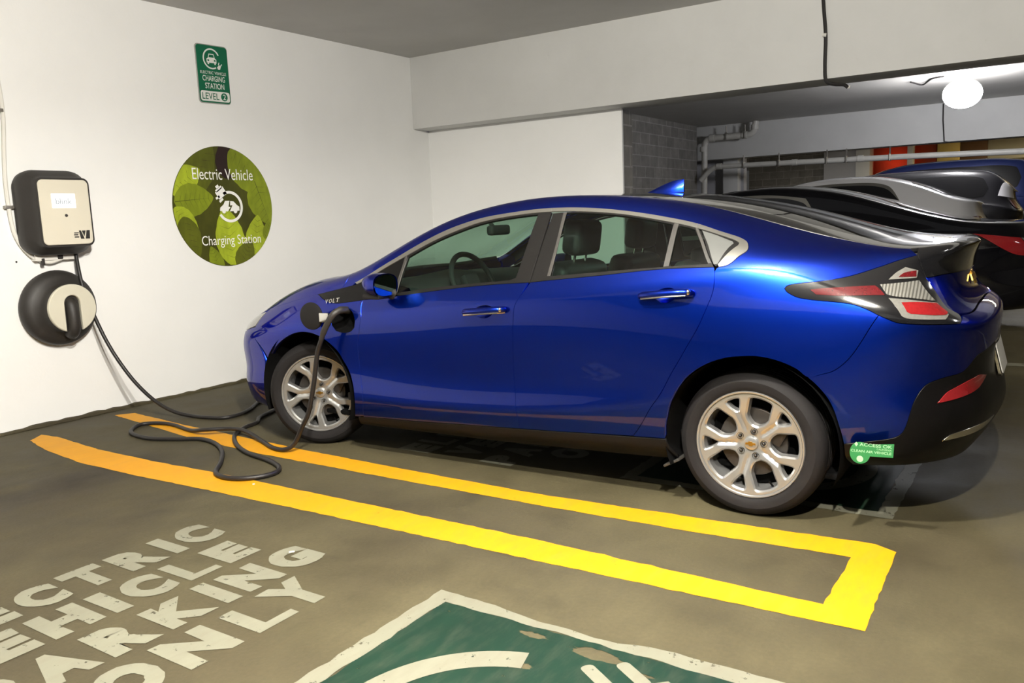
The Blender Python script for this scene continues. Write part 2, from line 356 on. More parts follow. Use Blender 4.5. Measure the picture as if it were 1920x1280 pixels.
# ---------------------------------------------------------------- loft surface of a car body (half width; B-spline patch)
XS=[-.93,-.90,-.80,-.64,-.42,-.15,.15,.5,.9,1.3,1.7,2.1,2.45,2.75,3.0,3.22,3.39,3.515,3.56,3.572]
YG=[0,.33,.60,.76,.835,.88,.895,.90,.90,.902,.905,.908,.91,.905,.885,.85,.77,.58,.30,0]
def low(dy,z,fx,rx):
    # dy inset; fx/rx shift of the nose / tail
    o=[]
    for i,(x,y,zz) in enumerate(zip(XS,YG,z)):
        wf=max(0,1-i/4.);wr=max(0,1-(19-i)/4.5)
        s=min(1,y/.6)
        o.append((x+fx*wf-rx*wr,max(0,y-dy*s),zz))
    return o
ROWS=[
 low(.12,[.19,.19,.18,.18,.17,.17,.17,.17,.17,.17,.18,.19,.21,.24,.26,.27,.28,.28,.28,.28],.12,.10),
 low(.045,[.21,.21,.20,.20,.20,.20,.19,.19,.20,.215,.235,.255,.27,.29,.31,.32,.33,.33,.33,.33],.06,.05),
 low(.014,[.28,.27,.26,.25,.25,.25,.24,.24,.255,.275,.295,.315,.335,.35,.36,.39,.41,.42,.42,.42],.03,-.02),
 low(-.008,[.36,.36,.35,.35,.35,.35,.35,.355,.355,.37,.40,.445,.48,.50,.51,.51,.51,.51,.51,.51],.01,-.02),
 low(.006,[.43,.43,.43,.44,.45,.48,.50,.50,.49,.50,.52,.55,.59,.62,.63,.63,.63,.64,.64,.64],0,0.01),
 low(-.005,[.52,.52,.53,.55,.60,.66,.69,.70,.72,.745,.77,.80,.83,.85,.85,.83,.81,.80,.80,.80],.0,0.0),
 low(.0,[.62,.62,.63,.65,.69,.74,.785,.82,.855,.89,.92,.952,.978,.995,.985,.945,.90,.865,.86,.86],.03,.02),
 [(-.87,0,.68),(-.845,.33,.685),(-.76,.58,.70),(-.60,.72,.735),(-.38,.775,.80),(-.10,.815,.865),(.20,.845,.905),(.55,.863,.92),(.92,.865,.955),(1.3,.863,.998),(1.7,.86,1.03),(2.1,.86,1.06),(2.45,.858,1.085),(2.70,.85,1.095),(2.95,.83,1.07),(3.17,.79,1.03),(3.33,.72,.98),(3.43,.55,.93),(3.465,.30,.91),(3.475,0,.905)],
 [(-.85,0,.70),(-.82,.32,.705),(-.72,.56,.725),(-.54,.68,.785),(-.32,.735,.86),(-.05,.775,.925),(.36,.815,.975),(.66,.765,1.115),(.99,.705,1.262),(1.35,.675,1.345),(1.7,.665,1.368),(2.08,.675,1.338),(2.42,.707,1.275),(2.68,.77,1.18),(2.93,.775,1.14),(3.14,.74,1.11),(3.30,.68,1.08),(3.40,.52,1.05),(3.435,.3,1.03),(3.445,0,1.02)],
 [(-.82,0,.72),(-.78,.30,.725),(-.66,.50,.755),(-.46,.60,.855),(-.23,.65,.94),(.05,.69,1.01),(.33,.735,1.05),(.60,.675,1.165),(.95,.595,1.32),(1.33,.548,1.402),(1.7,.53,1.425),(2.1,.53,1.402),(2.45,.54,1.34),(2.72,.565,1.27),(2.95,.595,1.205),(3.14,.615,1.163),(3.30,.62,1.143),(3.42,.50,1.145),(3.455,.28,1.125),(3.465,0,1.115)],
 [(-.79,0,.735),(-.74,.2,.745),(-.58,.34,.845),(-.40,.38,.92),(-.15,.38,.995),(.06,.39,1.02),(.26,.40,1.035),(.56,.37,1.14),(.93,.33,1.30),(1.32,.31,1.395),(1.7,.30,1.433),(2.1,.30,1.420),(2.45,.30,1.372),(2.72,.31,1.31),(2.95,.32,1.242),(3.14,.33,1.19),(3.30,.33,1.167),(3.41,.28,1.165),(3.46,.16,1.148),(3.472,0,1.135)],
 [(-.77,0,.745),(-.68,0,.775),(-.50,0,.865),(-.35,0,.93),(-.12,0,.995),(.08,0,1.035),(.25,0,1.045),(.54,0,1.14),(.91,0,1.305),(1.31,0,1.40),(1.7,0,1.437),(2.1,0,1.425),(2.45,0,1.38),(2.72,0,1.318),(2.95,0,1.252),(3.14,0,1.20),(3.30,0,1.176),(3.41,0,1.170),(3.465,0,1.160),(3.478,0,1.148)],
]
for _i,_d in ((4,.008),(5,.008),(6,.006),(11,.006),(12,.016),(13,.022),(14,.020),(15,.012)): ROWS[4][_i]=(ROWS[4][_i][0],ROWS[4][_i][1]+_d,ROWS[4][_i][2])
for _i,_d in ((10,.004),(11,.010),(12,.018),(13,.022),(14,.022),(15,.016)): ROWS[6][_i]=(ROWS[6][_i][0],ROWS[6][_i][1]-_d,ROWS[6][_i][2])
P0=np.array(ROWS,float)          # [row v, station u, 3]
NV,NU=P0.shape[:2]
def pad(P):
    m=np.array([1,-1,1.])
    u=np.concatenate([P[:,1:2]*m,P,P[:,-2:-1]*m],1)
    return np.concatenate([2*u[0:1]-u[1:2],u,u[-2:-1]*m],0)
def bs(t):
    return np.stack([(1-t)**3,3*t**3-6*t*t+4,-3*t**3+3*t*t+3*t+1,t**3],-1)/6
def ev(P,u,v):
    u=np.asarray(u,float);v=np.asarray(v,float)
    Q=pad(P);a=np.clip(u,0,1)*(NU-1);b=np.clip(v,0,1)*(NV-1)
    i=np.minimum(a.astype(int),NU-2);j=np.minimum(b.astype(int),NV-2)
    wu=bs(a-i);wv=bs(b-j);o=0
    for p in range(4):
        for q in range(4):
            o=o+(wu[...,p]*wv[...,q])[...,None]*Q[j+q,i+p]
    return o
CP=P0.copy();_V,_U=np.meshgrid(np.arange(NV)/(NV-1),np.arange(NU)/(NU-1),indexing='ij')
for _ in range(3): CP=CP+.75*(P0-ev(CP,_U,_V))
CP[:,0,1]=0;CP[:,-1,1]=0;CP[-1,:,1]=0
def S(u,v,off=0):
    "point on the near (left) side: y negative"
    p=ev(CP,u,v)*[1,-1,1]
    if np.any(off):
        p=p+nrm(u,v)*np.asarray(off)[...,None] if np.ndim(off) else p+nrm(u,v)*off
    return p
def nrm(u,v):
    e=1e-4;u=np.asarray(u,float);v=np.asarray(v,float)
    u0=np.clip(u-e,0,1);u1=np.clip(u+e,0,1);v0=np.clip(v-e,0,1);v1=np.clip(v+e,0,1)
    a=(ev(CP,u1,v)-ev(CP,u0,v));b=(ev(CP,u,v1)-ev(CP,u,v0))
    a=a*[1,-1,1];b=b*[1,-1,1]
    n=np.cross(a,b);return n/np.maximum(np.linalg.norm(n,axis=-1,keepdims=True),1e-12)

BLUE_CP=CP
class Surf:
    def __init__(s,cp,M=None): s.cp=cp;s.M=M
    def S(s,u,v): return ev(s.cp,np.asarray(u)/19.,np.asarray(v)/11.)*[1,-1,1]
    def nr(s,u,v):
        e=.004;u=np.asarray(u,float);v=np.asarray(v,float)
        u0=np.clip(u-e,0,19);u1=np.clip(u+e,0,19);v0=np.clip(v-e,0,11);v1=np.clip(v+e,0,11)
        n=np.cross(s.S(u1,v)-s.S(u0,v),s.S(u,v1)-s.S(u,v0));return n/np.maximum(np.linalg.norm(n,axis=-1,keepdims=True),1e-12)
SC=np.array([.25,.14])
def smooth_loop(L,sf,sp,corner=38):
    P=np.array(L,float);Q=P*SC;n=len(P)
    e=np.roll(Q,-1,0)-Q;ln=np.linalg.norm(e,axis=1);ok=ln>1e-4;P=P[ok];Q=Q[ok];n=len(P)
    e=np.roll(Q,-1,0)-Q;a=np.arctan2(e[:,1],e[:,0]);da=np.abs((a-np.roll(a,1)+PI)%(2*PI)-PI);cor=da>math.radians(corner)
    out=[]
    for i in range(n):
        p1=P[i];p2=P[(i+1)%n];p0=P[i-1] if not cor[i] else 2*p1-p2;p3=P[(i+2)%n] if not cor[(i+1)%n] else 2*p2-p1
        d=np.linalg.norm(sf.S(*p1)-sf.S(*p2));k=max(1,int(math.ceil(d/sp)))
        l01=np.linalg.norm((p1-p0)*SC)+1e-9;l12=np.linalg.norm((p2-p1)*SC)+1e-9;l23=np.linalg.norm((p3-p2)*SC)+1e-9
        m1=(p2-p0)/(l01+l12)*l12;m2=(p3-p1)/(l12+l23)*l12
        for j in range(k):
            t=j/k;out.append((2*t**3-3*t*t+1)*p1+(t**3-2*t*t+t)*m1+(-2*t**3+3*t*t)*p2+(t**3-t*t)*m2)
    out=np.array(out);out[:,0]=np.clip(out[:,0],0,19);out[:,1]=np.clip(out[:,1],0,11);return out
def metric(sf,U):
    e=.01;u,v=U[:,0],U[:,1]
    du=np.linalg.norm(sf.S(np.minimum(u+e,19),v)-sf.S(np.maximum(u-e,0),v),axis=1)/(np.minimum(u+e,19)-np.maximum(u-e,0))
    dv=np.linalg.norm(sf.S(u,np.minimum(v+e,11))-sf.S(u,np.maximum(v-e,0)),axis=1)/(np.minimum(v+e,11)-np.maximum(v-e,0))
    return np.stack([du,dv],1)+1e-6
def offset_loop(sf,U,d):
    if not d:return U
    M=metric(sf,U);P=U;A=np.roll(P,1,0);B=np.roll(P,-1,0);e1=(P-A)*M;e2=(B-P)*M
    e1/=np.linalg.norm(e1,axis=1,keepdims=True)+1e-12;e2/=np.linalg.norm(e2,axis=1,keepdims=True)+1e-12
    Q=P*SC;ar=np.sum(Q[:,0]*np.roll(Q[:,1],-1)-np.roll(Q[:,0],-1)*Q[:,1]);sg=1 if ar>0 else -1
    n1=np.stack([-e1[:,1],e1[:,0]],1)*sg;n2=np.stack([-e2[:,1],e2[:,0]],1)*sg
    b=n1+n2;b/=np.maximum(np.linalg.norm(b,axis=1,keepdims=True),.4)
    R=P+b*d/M;fix=(P[:,1]>10.995)|(P[:,0]<.005)|(P[:,0]>18.995)
    lim=np.clip(R,0,[19,11]);lim[fix]=P[fix];
    return lim
def panel(name,loops,mat,parent=None,sf=None,off=0.,gap=.0015,depth=.016,mode='both',sp=.016,isp=(.16,.22),corner=38,label=None):
    """a trimmed piece of the body surface. mode: near | both (two objects) | center (one mesh, both halves)"""
    sf=sf or BS
    LL=[offset_loop(sf,smooth_loop(loops[0],sf,sp,corner),gap)]+[offset_loop(sf,smooth_loop(l,sf,sp,corner),-gap) for l in loops[1:]]
    lo=LL[0].min(0);hi=LL[0].max(0)
    gu=np.arange(lo[0],hi[0],isp[0]);gv=np.arange(lo[1],hi[1],isp[1])
    if len(gu) and len(gv):
        G=np.stack(np.meshgrid(gu,gv),-1).reshape(-1,2);G[::2]+=[.0,isp[1]*.0]
        k=inpoly(G*SC,LL[0]*SC)
        for l in LL[1:]:k&=~inpoly(G*SC,l*SC)
        G=G[k];B=np.concatenate(LL)*SC
        if len(G):
            d=np.full(len(G),9.)
            for i in range(0,len(B),200): d=np.minimum(d,np.linalg.norm(G[:,None]*SC-B[None,i:i+200],axis=2).min(1))
            G=G[d>.012]
    else:G=np.zeros((0,2))
    V=[];E=[]
    for L in LL:
        k=len(V);n=len(L);V+=[Vector(p) for p in L*SC];E+=[(k+i,k+(i+1)%n) for i in range(n)]
    V+=[Vector(p) for p in G*SC]
    r=geometry.delaunay_2d_cdt(V,E,[],0,1e-7)
    vs=np.array([p[:] for p in r[0]]);T=np.array([t for t in r[2] if len(t)==3]);c=vs[T].mean(1);ins=inpoly(c,LL[0]*SC)
    for l in LL[1:]:ins&=~inpoly(c,l*SC)
    T=T[ins];uv=vs/SC;p=sf.S(uv[:,0],uv[:,1]);nn=sf.nr(uv[:,0],uv[:,1]);bad=np.linalg.norm(nn,axis=1)<.5
    if bad.any():
        q=np.clip(uv[bad],[.05,.05],[18.95,10.95]);nn[bad]=sf.nr(q[:,0],q[:,1])
    p=p+nn*off
    tn=np.cross(p[T[:,1]]-p[T[:,0]],p[T[:,2]]-p[T[:,0]]);fl=(tn*nn[T[:,0]]).sum(1)<0;T[fl]=T[fl][:,::-1]
    P=[tuple(x) for x in p];NN=[tuple(x) for x in nn];F=[tuple(int(i) for i in t) for t in T]
    if depth:
        for L in LL:
            q=sf.S(L[:,0],L[:,1]);m=sf.nr(L[:,0],L[:,1]);q=q+m*off;n=len(L)
            ok=~((L[:,1]>10.995)|(L[:,0]<.005)|(L[:,0]>18.995))
            tg=np.roll(q,-1,0)-np.roll(q,1,0);tg/=np.linalg.norm(tg,axis=1,keepdims=True)+1e-9
            out=np.cross(tg,m);ctr=p.mean(0)
            Q=L*SC;ar=np.sum(Q[:,0]*np.roll(Q[:,1],-1)-np.roll(Q[:,0],-1)*Q[:,1])
            sgn=1 if ((out*(q-ctr)).sum(1)).mean()>0 else -1
            if L is not LL[0]:
                ctr=q.mean(0);sgn=-1 if ((out*(q-ctr)).sum(1)).mean()>0 else 1
            out*=sgn;out/=np.linalg.norm(out,axis=1,keepdims=True)+1e-9
            k=len(P);bev=.0012
            rows=[(q,(m+out)*.7),(q-m*depth,out)]
            for rp,rn in rows:
                P+=[tuple(x) for x in rp];NN+=[tuple(x) for x in rn]
            for i in range(n):
                j=(i+1)%n
                if ok[i] or ok[j]:
                    a,b,c2,d2=k+i,k+j,k+n+j,k+n+i
                    nv=np.cross(np.array(P[b])-P[a],np.array(P[d2])-P[a])
                    F.append((a,b,c2,d2) if np.dot(nv,out[i])>0 else (d2,c2,b,a))
    def mk(P,NN,F,nm):
        me=bpy.data.meshes.new(nm);me.from_pydata(P,[],F);me.shade_smooth();me.normals_split_custom_set_from_vertices(NN)
        me.materials.append(MATS[mat]);o=bpy.data.objects.new(nm,me);COL.objects.link(o)
        if parent:o.parent=parent
        if label:o['label']=label
        return o
    PM=[(a,-b,c3) for a,b,c3 in P];NM=[(a,-b,c3) for a,b,c3 in NN];FM=[f[::-1] for f in F]
    if mode=='near':return mk(P,NN,F,name)
    if mode=='both':
        mk(PM,NM,FM,name);return mk(P,NN,F,name)
    k=len(P);return mk(P+PM,NN+NM,F+[tuple(i+k for i in f) for f in FM],name)
BS=Surf(BLUE_CP)
K={'chT':[(6.315,7.863),(6.756,7.991),(7.267,8.016),(7.737,8.056),(8.18,8.085),(8.695,8.088),(9.231,8.06),(9.907,8.063),(10.478,8.061),(10.901,8.048),(11.327,8.029),(11.635,8.02),(12.056,8.033),(12.407,8.032),(12.777,8.06),(12.928,8.011)],'chTip':[(12.989,7.918),(13.017,7.754),(12.993,7.606)],'chE':[(12.865,7.362),(12.75,7.139),(12.629,6.998),(12.498,6.956)],'chB':[(6.444,7.663),(6.924,7.813),(7.418,7.866),(7.873,7.92),(8.392,7.961),(8.729,7.986),(9.255,7.978),(9.903,7.981),(10.352,7.976),(10.919,7.962),(11.347,7.93),(11.656,7.916),(12.066,7.911),(12.416,7.92),(12.743,7.926)],'chI':[(12.834,7.873),(12.83,7.778),(12.484,7.037)],'belt':[(6.997,6.907),(7.371,6.91),(7.717,6.931),(8.303,6.938),(8.815,6.938),(9.366,6.931),(9.847,6.912)],'belt2':[(9.87,6.912),(10.163,6.925),(10.822,6.944),(11.326,6.974),(11.718,6.984),(12.408,6.953)],'split_up':[(9.927,8.049),(9.889,7.502),(9.858,6.916)],'split_lo':[(9.84,6.907),(9.765,6.519),(9.696,6.001),(9.67,5.42),(9.652,4.851),(9.637,4.322),(9.649,3.775),(9.672,2.801),(9.687,2.556),(9.675,2.028)],'shut_up':[(12.025,8.05),(12.149,7.86),(12.367,7.179),(12.417,6.935)],'shut_lo':[(12.421,6.824),(12.394,6.328),(12.338,5.766),(12.194,5.073),(11.975,4.565),(11.77,4.103),(11.597,3.437),(11.415,2.635),(11.245,2.011)],'sill_f':[(7.015,2.011),(7.514,2.054),(7.924,2.033),(8.718,2.042),(9.643,2.018)],'sill_r':[(9.698,2.017),(10.18,2.004),(10.668,2.012),(11.223,2.006)],'sill_q':[(11.267,1.99),(11.487,1.986),(11.688,1.979)],'door_fe':[(7.005,6.886),(7.126,6.076),(7.096,5.339),(7.04,4.896),(7.02,4.508),(7.031,3.974),(7.069,3.069),(7.021,2.071)],'rarch':[(11.688,1.979),(11.701,2.42),(11.746,2.868),(11.806,3.424),(11.901,3.868),(12.011,4.101),(12.158,4.263),(12.352,4.386),(12.586,4.463),(12.813,4.484),(13.026,4.481),(13.26,4.434),(13.482,4.351),(13.666,4.248),(13.834,4.1),(13.995,3.892),(14.148,3.556),(14.249,3.119),(14.314,2.726),(14.363,2.411),(14.394,2.108)],'farch':[(4.286,0.967),(4.067,1.656),(4.211,2.945),(4.286,4.014),(4.465,4.382),(4.715,4.658),(4.953,4.883),(5.238,5.096),(5.492,5.253),(5.734,5.294),(5.966,5.216),(6.169,5.067),(6.335,4.897),(6.483,4.711),(6.602,4.527),(6.684,4.309),(6.771,4.094),(6.831,3.85),(6.886,3.366),(6.892,2.778),(6.836,2.0)],'tailT':[(13.434,6.084),(13.478,6.181),(13.563,6.256),(13.87,6.417),(14.124,6.581),(14.323,6.744),(14.582,6.984),(14.821,7.25),(15.077,7.542),(15.352,7.842),(15.55,8.065),(15.762,8.295),(16.07,8.562)],'tailB':[(13.449,5.977),(13.517,5.871),(13.605,5.79),(13.711,5.751),(13.944,5.73),(14.197,5.746),(14.35,5.755),(14.496,5.748),(14.716,5.659),(14.922,5.531),(15.088,5.452),(15.261,5.389),(15.518,5.413),(15.868,5.483),(16.251,5.58),(16.563,5.65)],'tailR':[(16.07,8.562),(16.288,7.645),(16.496,7.151),(16.523,6.562),(16.712,6.308),(16.662,5.966),(16.563,5.65)],'spoil':[(15.85,8.973),(16.026,9.05),(16.203,9.104),(16.813,9.645),(17.046,10.788)],'hatchtop':[(16.365,7.665),(16.885,7.87),(17.867,8.027),(18.425,8.058)],'bumpgap':[(14.922,5.531),(14.736,4.991),(14.608,4.712),(14.502,4.531),(14.361,4.361),(14.219,4.242),(14.043,4.17),(13.834,4.1)],'lowb':[(14.394,2.108),(14.655,2.15),(14.914,2.186),(15.183,2.24),(15.308,2.309),(15.386,2.424),(15.436,2.56),(15.499,2.851),(15.568,3.239),(15.625,3.509),(15.712,3.745),(15.798,3.896),(15.918,4.017),(16.255,4.111),(16.681,4.153),(16.846,4.242),(17.191,4.467)],'redstrip':[(13.831,6.098),(14.359,6.379),(15.001,6.777),(15.057,6.676),(15.11,6.415),(14.309,6.005),(13.909,5.935)],'whitelens':[(15.123,6.888),(15.619,7.206),(16.073,7.478),(16.295,6.784),(15.699,6.607),(15.24,6.458),(15.151,6.517)],'lowframe':[(15.159,6.312),(15.546,6.454),(16.299,6.694),(16.381,6.147),(16.238,5.83),(15.807,5.682),(15.423,5.595),(15.332,5.659)],'lowred':[(15.387,6.239),(15.773,6.458),(16.271,6.658),(16.396,6.269),(16.287,6.083),(15.524,5.816),(15.444,5.86)],'upgrey':[(15.354,7.218),(15.565,7.591),(15.794,7.893),(16.098,7.848),(16.027,7.554),(15.649,7.366)],'upred':[(15.585,7.404),(15.734,7.631),(16.044,7.834),(16.019,7.591)],'hoodline':[(4.0,7.448),(4.567,7.299),(5.094,7.397),(5.511,7.692),(5.748,7.808),(6.015,7.814)],'hoodrear':[(6.015,7.814),(6.007,8.363),(6.097,8.939)],'badge':[(5.511,7.692),(5.829,7.22),(6.1,6.958),(6.402,6.807),(6.714,6.848),(6.995,6.897)],'badgeT':[(5.511,7.692),(5.748,7.808),(6.015,7.814),(6.423,7.68)],'port':[(6.443,6.388),(6.473,6.525),(6.627,6.559),(6.797,6.508),(6.931,6.28),(7.01,5.802),(6.996,5.417),(6.912,5.258),(6.75,5.205),(6.602,5.291),(6.514,5.634)],'gl_f':[(7.472,7.808),(7.888,7.878),(8.405,7.923),(8.741,7.95),(9.266,7.945),(9.7,7.945),(9.687,7.745),(9.669,7.432),(9.64,7.032),(9.552,6.998),(8.796,7.007),(8.09,7.027),(7.601,7.021)],'gl_r':[(10.131,7.95),(10.358,7.95),(10.925,7.935),(11.353,7.902),(11.681,7.872),(11.675,7.485),(11.632,7.036),(11.18,7.031),(10.814,7.021),(10.481,7.015),(10.129,7.012),(10.128,7.489)],'gl_q':[(11.769,7.878),(11.913,7.878),(12.029,7.866),(12.186,7.522),(12.321,7.072),(11.995,7.051),(11.714,7.041),(11.748,7.46)],'gl_x':[(12.148,7.889),(12.422,7.89),(12.717,7.86),(12.747,7.809),(12.481,7.054),(12.411,7.038),(12.308,7.525)],'div_v':[(7.395,7.873),(7.436,7.874),(7.646,6.986),(7.58,6.984)],'div_1':[(10.099,7.951),(10.144,7.96),(10.149,7.495),(10.136,7.011),(10.092,7.011),(10.112,7.49)],'div_2':[(11.698,7.91),(11.764,7.909),(11.748,7.46),(11.714,7.041),(11.639,7.036),(11.675,7.485)],'div_3':[(12.03,7.91),(12.074,7.914),(12.227,7.585),(12.376,7.087),(12.321,7.072),(12.184,7.548)],'handle_f':[(8.951,5.822),(9.564,5.838)],'handle_r':[(11.386,6.017),(12.093,6.027)],'stk':[(14.463,2.062),(15.206,2.041)],'frontbump':[(4.059,6.886),(4.187,6.254),(4.149,5.219),(4.009,4.256),(4.046,2.896),(4.095,1.289)],'charge_disc':[(5.949,6.242)],'badge_t':[(6.157,7.035),(6.476,7.107)],'roofgap':[(11.136,8.861)],'hatchgap':[(13.15,9.167)],'sidecr':[(13.817,4.116),(14.043,4.17)]}
R_=lambda l:list(l)[::-1]
K['farch'][0]=(4.15,1.0);K['farch'][1]=(4.09,1.7)
car=empty('car');tag(car,'glossy blue hatchback plugged into the charging cable, parked facing the white wall','car')
BL='blue_metallic_paint';GB='gloss_black_panel'
edge=[(u,8.96) for u in np.arange(6.6,15.9,.6)]
bside=[(6.12,8.92)]+edge+[(15.85,8.96)]+R_(K['tailT'])+K['tailB'][:10]+K['bumpgap'][1:]+R_(K['rarch'][:14])+R_(K['sill_q'])[1:]+R_(K['shut_lo'])+[(12.46,6.93)]+R_(K['chE'])+R_(K['chTip'])+R_(K['chT'])+[(6.32,7.72)]+K['hoodrear']
panel('quarter_panel',[bside],BL,car,depth=.03)
def ell(cu,cv,ru,rv,n=28): return [(cu+ru*math.cos(2*PI*k/n),cv+rv*math.sin(2*PI*k/n)) for k in range(n)]
def hmid(k): a,b=K[k];return ((a[0]+b[0])/2,(a[1]+b[1])/2)
hf=hmid('handle_f');hr=hmid('handle_r')
ef=ell(hf[0]-.02,hf[1],.145,.30);er=ell(hr[0]-.02,hr[1],.15,.30)
fd=panel('front_door',[K['belt']+K['split_lo']+R_(K['sill_f'])+R_(K['door_fe'])[1:-1],ef],BL,car)
rd=panel('rear_door',[K['belt2']+[(12.42,6.93)]+K['shut_lo']+R_(K['sill_r'])+R_(K['split_lo'])[:-1],er],BL,car)
fgap=[(4.296,4.374),(3.95,5.5),(3.80,6.3),(3.92,7.2)]
panel('front_fender',[K['hoodline'][:4]+K['badge'][1:]+K['door_fe'][1:]+[(6.9,2.0)]+R_(K['farch'][4:])+fgap[1:],K['port']],BL,car,depth=.03)
panel('front_bumper',[[(0,1.0),(0,5.9),(1.5,6.0),(2.2,6.25),(3.0,6.28)]+R_(fgap[:3])+R_(K['farch'][:4])],BL,car,mode='center',depth=.03)
panel('headlight',[[(2.1,6.3),(3.0,6.33),(3.76,6.36),(3.88,7.22),(3.3,7.36),(2.4,7.15)]],'smoked_lens',car,off=.002)
panel('upper_grille',[[(0,5.95),(1.5,6.05),(2.05,6.3),(2.3,7.1),(1.2,7.05),(0,7.0)]],'brushed_trim',car,mode='center')
panel('lower_grille',[[(0,2.4),(0,5.2),(1.3,5.2),(2.0,4.6),(2.1,3.2),(1.5,2.4)]],'dark_void',car,mode='center',off=.002,depth=0)
hood=[(0,7.1),(1.2,7.12),(2.35,7.2),(3.3,7.42),(3.92,7.38)]+K['hoodline']+K['hoodrear'][1:]+[(6.0,9.2),(5.9,10),(5.87,11),(0,11)]
panel('hood',[hood],BL,car,mode='center')
panel('cowl_panel',[[(6.12,8.98),(6.02,9.3),(5.93,10),(5.9,11),(6.1,11),(6.12,10),(6.22,9.1)]],'black_plastic',car,mode='center')
panel('windshield',[[(6.24,9.02),(7.2,9.0),(8.7,9.0),(8.85,9.3),(8.93,10),(8.95,11),(6.1,11),(6.12,10)]],'windshield_glass',car,mode='center',off=-.004,depth=0,gap=-.004)
panel('roof',[[(8.72,8.99),(9.8,8.98),(11.1,8.98),(11.22,9.3),(11.35,10),(11.38,11),(8.97,11),(8.95,10),(8.87,9.3)]],GB,car,mode='center')
hg=[(11.42,9.42),(12.5,9.42),(14.0,9.42),(14.9,9.5),(15.25,9.9),(15.4,11),(11.45,11),(11.44,10)]
hatch=[(11.16,8.99),(12,8.99),(13.2,8.99),(14.5,8.99),(15.8,8.99)]+K['spoil']+[(17.1,11),(15.4,11)]+R_(hg[:5])+[(11.44,10),(11.45,11),(11.4,11),(11.36,10),(11.24,9.3)]
panel('hatch_frame',[hatch],GB,car,mode='center')
panel('hatch_glass',[hg],'rear_dark_glass',car,mode='center',off=-.001,depth=0,gap=-.001)
panel('spoiler',[[(16.07,8.6)]+K['spoil'][1:]+[(17.1,11),(19,11),(19,8.1)]+R_(K['hatchtop'])+[K['tailR'][1]]],GB,car,mode='center',off=.0015)
panel('tailgate',[K['hatchtop']+[(19,8.06),(19,6.78),(18.37,6.74),(17.4,6.5),(16.8,6.34)]+R_(K['tailR'][1:5])],BL,car,mode='center')
panel('rear_bumper',[K['tailB'][9:]+[(16.68,5.98),(16.8,6.26),(17.4,6.44),(18.37,6.68),(19,6.7),(19,4.5)]+R_(K['lowb'])+R_(K['rarch'][14:20])+R_(K['bumpgap'])[1:-1]],BL,car,mode='center',depth=.03)
val=panel('bumper_valance',[K['lowb']+[(19,4.42),(19,.25),(16,.25),(14.5,.3),(14.42,1.2)]],'valance_black',car,mode='center')
panel('sill',[[(6.9,1.95)]+[(u,v-.03) for u,v in K['sill_f']+K['sill_r'][:-1]+K['sill_q']]+[(11.72,1.2),(11.78,.25),(6.85,.25)]],'sill_black',car)
# glazing and trim
panel('sail_panel',[K['badgeT']+K['chB'][:3]+[K['div_v'][3]]+[K['belt'][1]]+R_(K['badge'])[:-1]],'valance_black',car)
panel('window_frame',[K['chB'][2:8]+K['split_up'][1:]+R_(K['belt'])[:5]+[K['div_v'][3]],K['gl_f']],'satin_black_trim',car)
c0=K['split_up']
panel('window_frame',[[(c0[0][0]+.01,7.95)]+K['chB'][8:13]+K['shut_up'][1:]+R_(K['belt2'])+[(c0[1][0]+.02,c0[1][1])],K['gl_r'],K['gl_q']],'satin_black_trim',car)
panel('quarter_frame',[[(K['shut_up'][0][0]+.02,8.0)]+K['chB'][13:]+K['chI']+[(12.44,6.98)]+R_(K['shut_up'])[1:-1]],'satin_black_trim',car)
for nm,k,mt in (('front_door_glass','gl_f','tinted_side_glass'),('rear_door_glass','gl_r','tinted_side_glass'),('rear_vent_glass','gl_q','tinted_side_glass')):
    panel(nm,[K[k]],mt,car,off=-.005,gap=-.006,depth=0)
panel('quarter_glass',[K['gl_x']],'quarter_glass_grey',car,off=.001,depth=.003)
for k in ('div_1','div_2','div_3','div_v'): panel('window_divider',[K[k]],'grey_trim',car,off=.002,depth=.004,gap=0)
a=K['chT'];b=K['chB']
panel('chrome_trim',[a[:8]+R_(b[:8])],'brushed_trim',car,off=.003,depth=.006,gap=.001)
panel('chrome_trim',[a[7:13]+R_(b[7:13])],'brushed_trim',car,off=.003,depth=.006,gap=.001)
panel('chrome_trim',[a[12:]+K['chTip']+K['chE']+R_(K['chI'])+R_(b[13:])+[b[12]]],'brushed_trim',car,off=.003,depth=.006,gap=.001)
# tail lights
tl=panel('tail_light',[K['tailT']+K['tailR'][1:-1]+R_(K['tailB'])],GB,car,off=.001)
for nm,k,mt in (('red_strip_lens','redstrip','red_lens'),('clear_reverse_lens','whitelens','lens_reflector'),('lens_surround','lowframe','smoked_lens'),('lower_red_lens','lowred','bright_red_lens'),('lens_surround','upgrey','smoked_lens'),('upper_red_lens','upred','red_lens')):
    panel(nm,[K[k]],mt,tl,off=.0045 if 'red' in nm and nm!='red_strip_lens' else .003,depth=.003,gap=0,mode='near')
    panel(nm,[K[k]],mt,tl,off=.0045 if 'red' in nm and nm!='red_strip_lens' else .003,depth=.003,gap=0,mode='both') if 0 else None
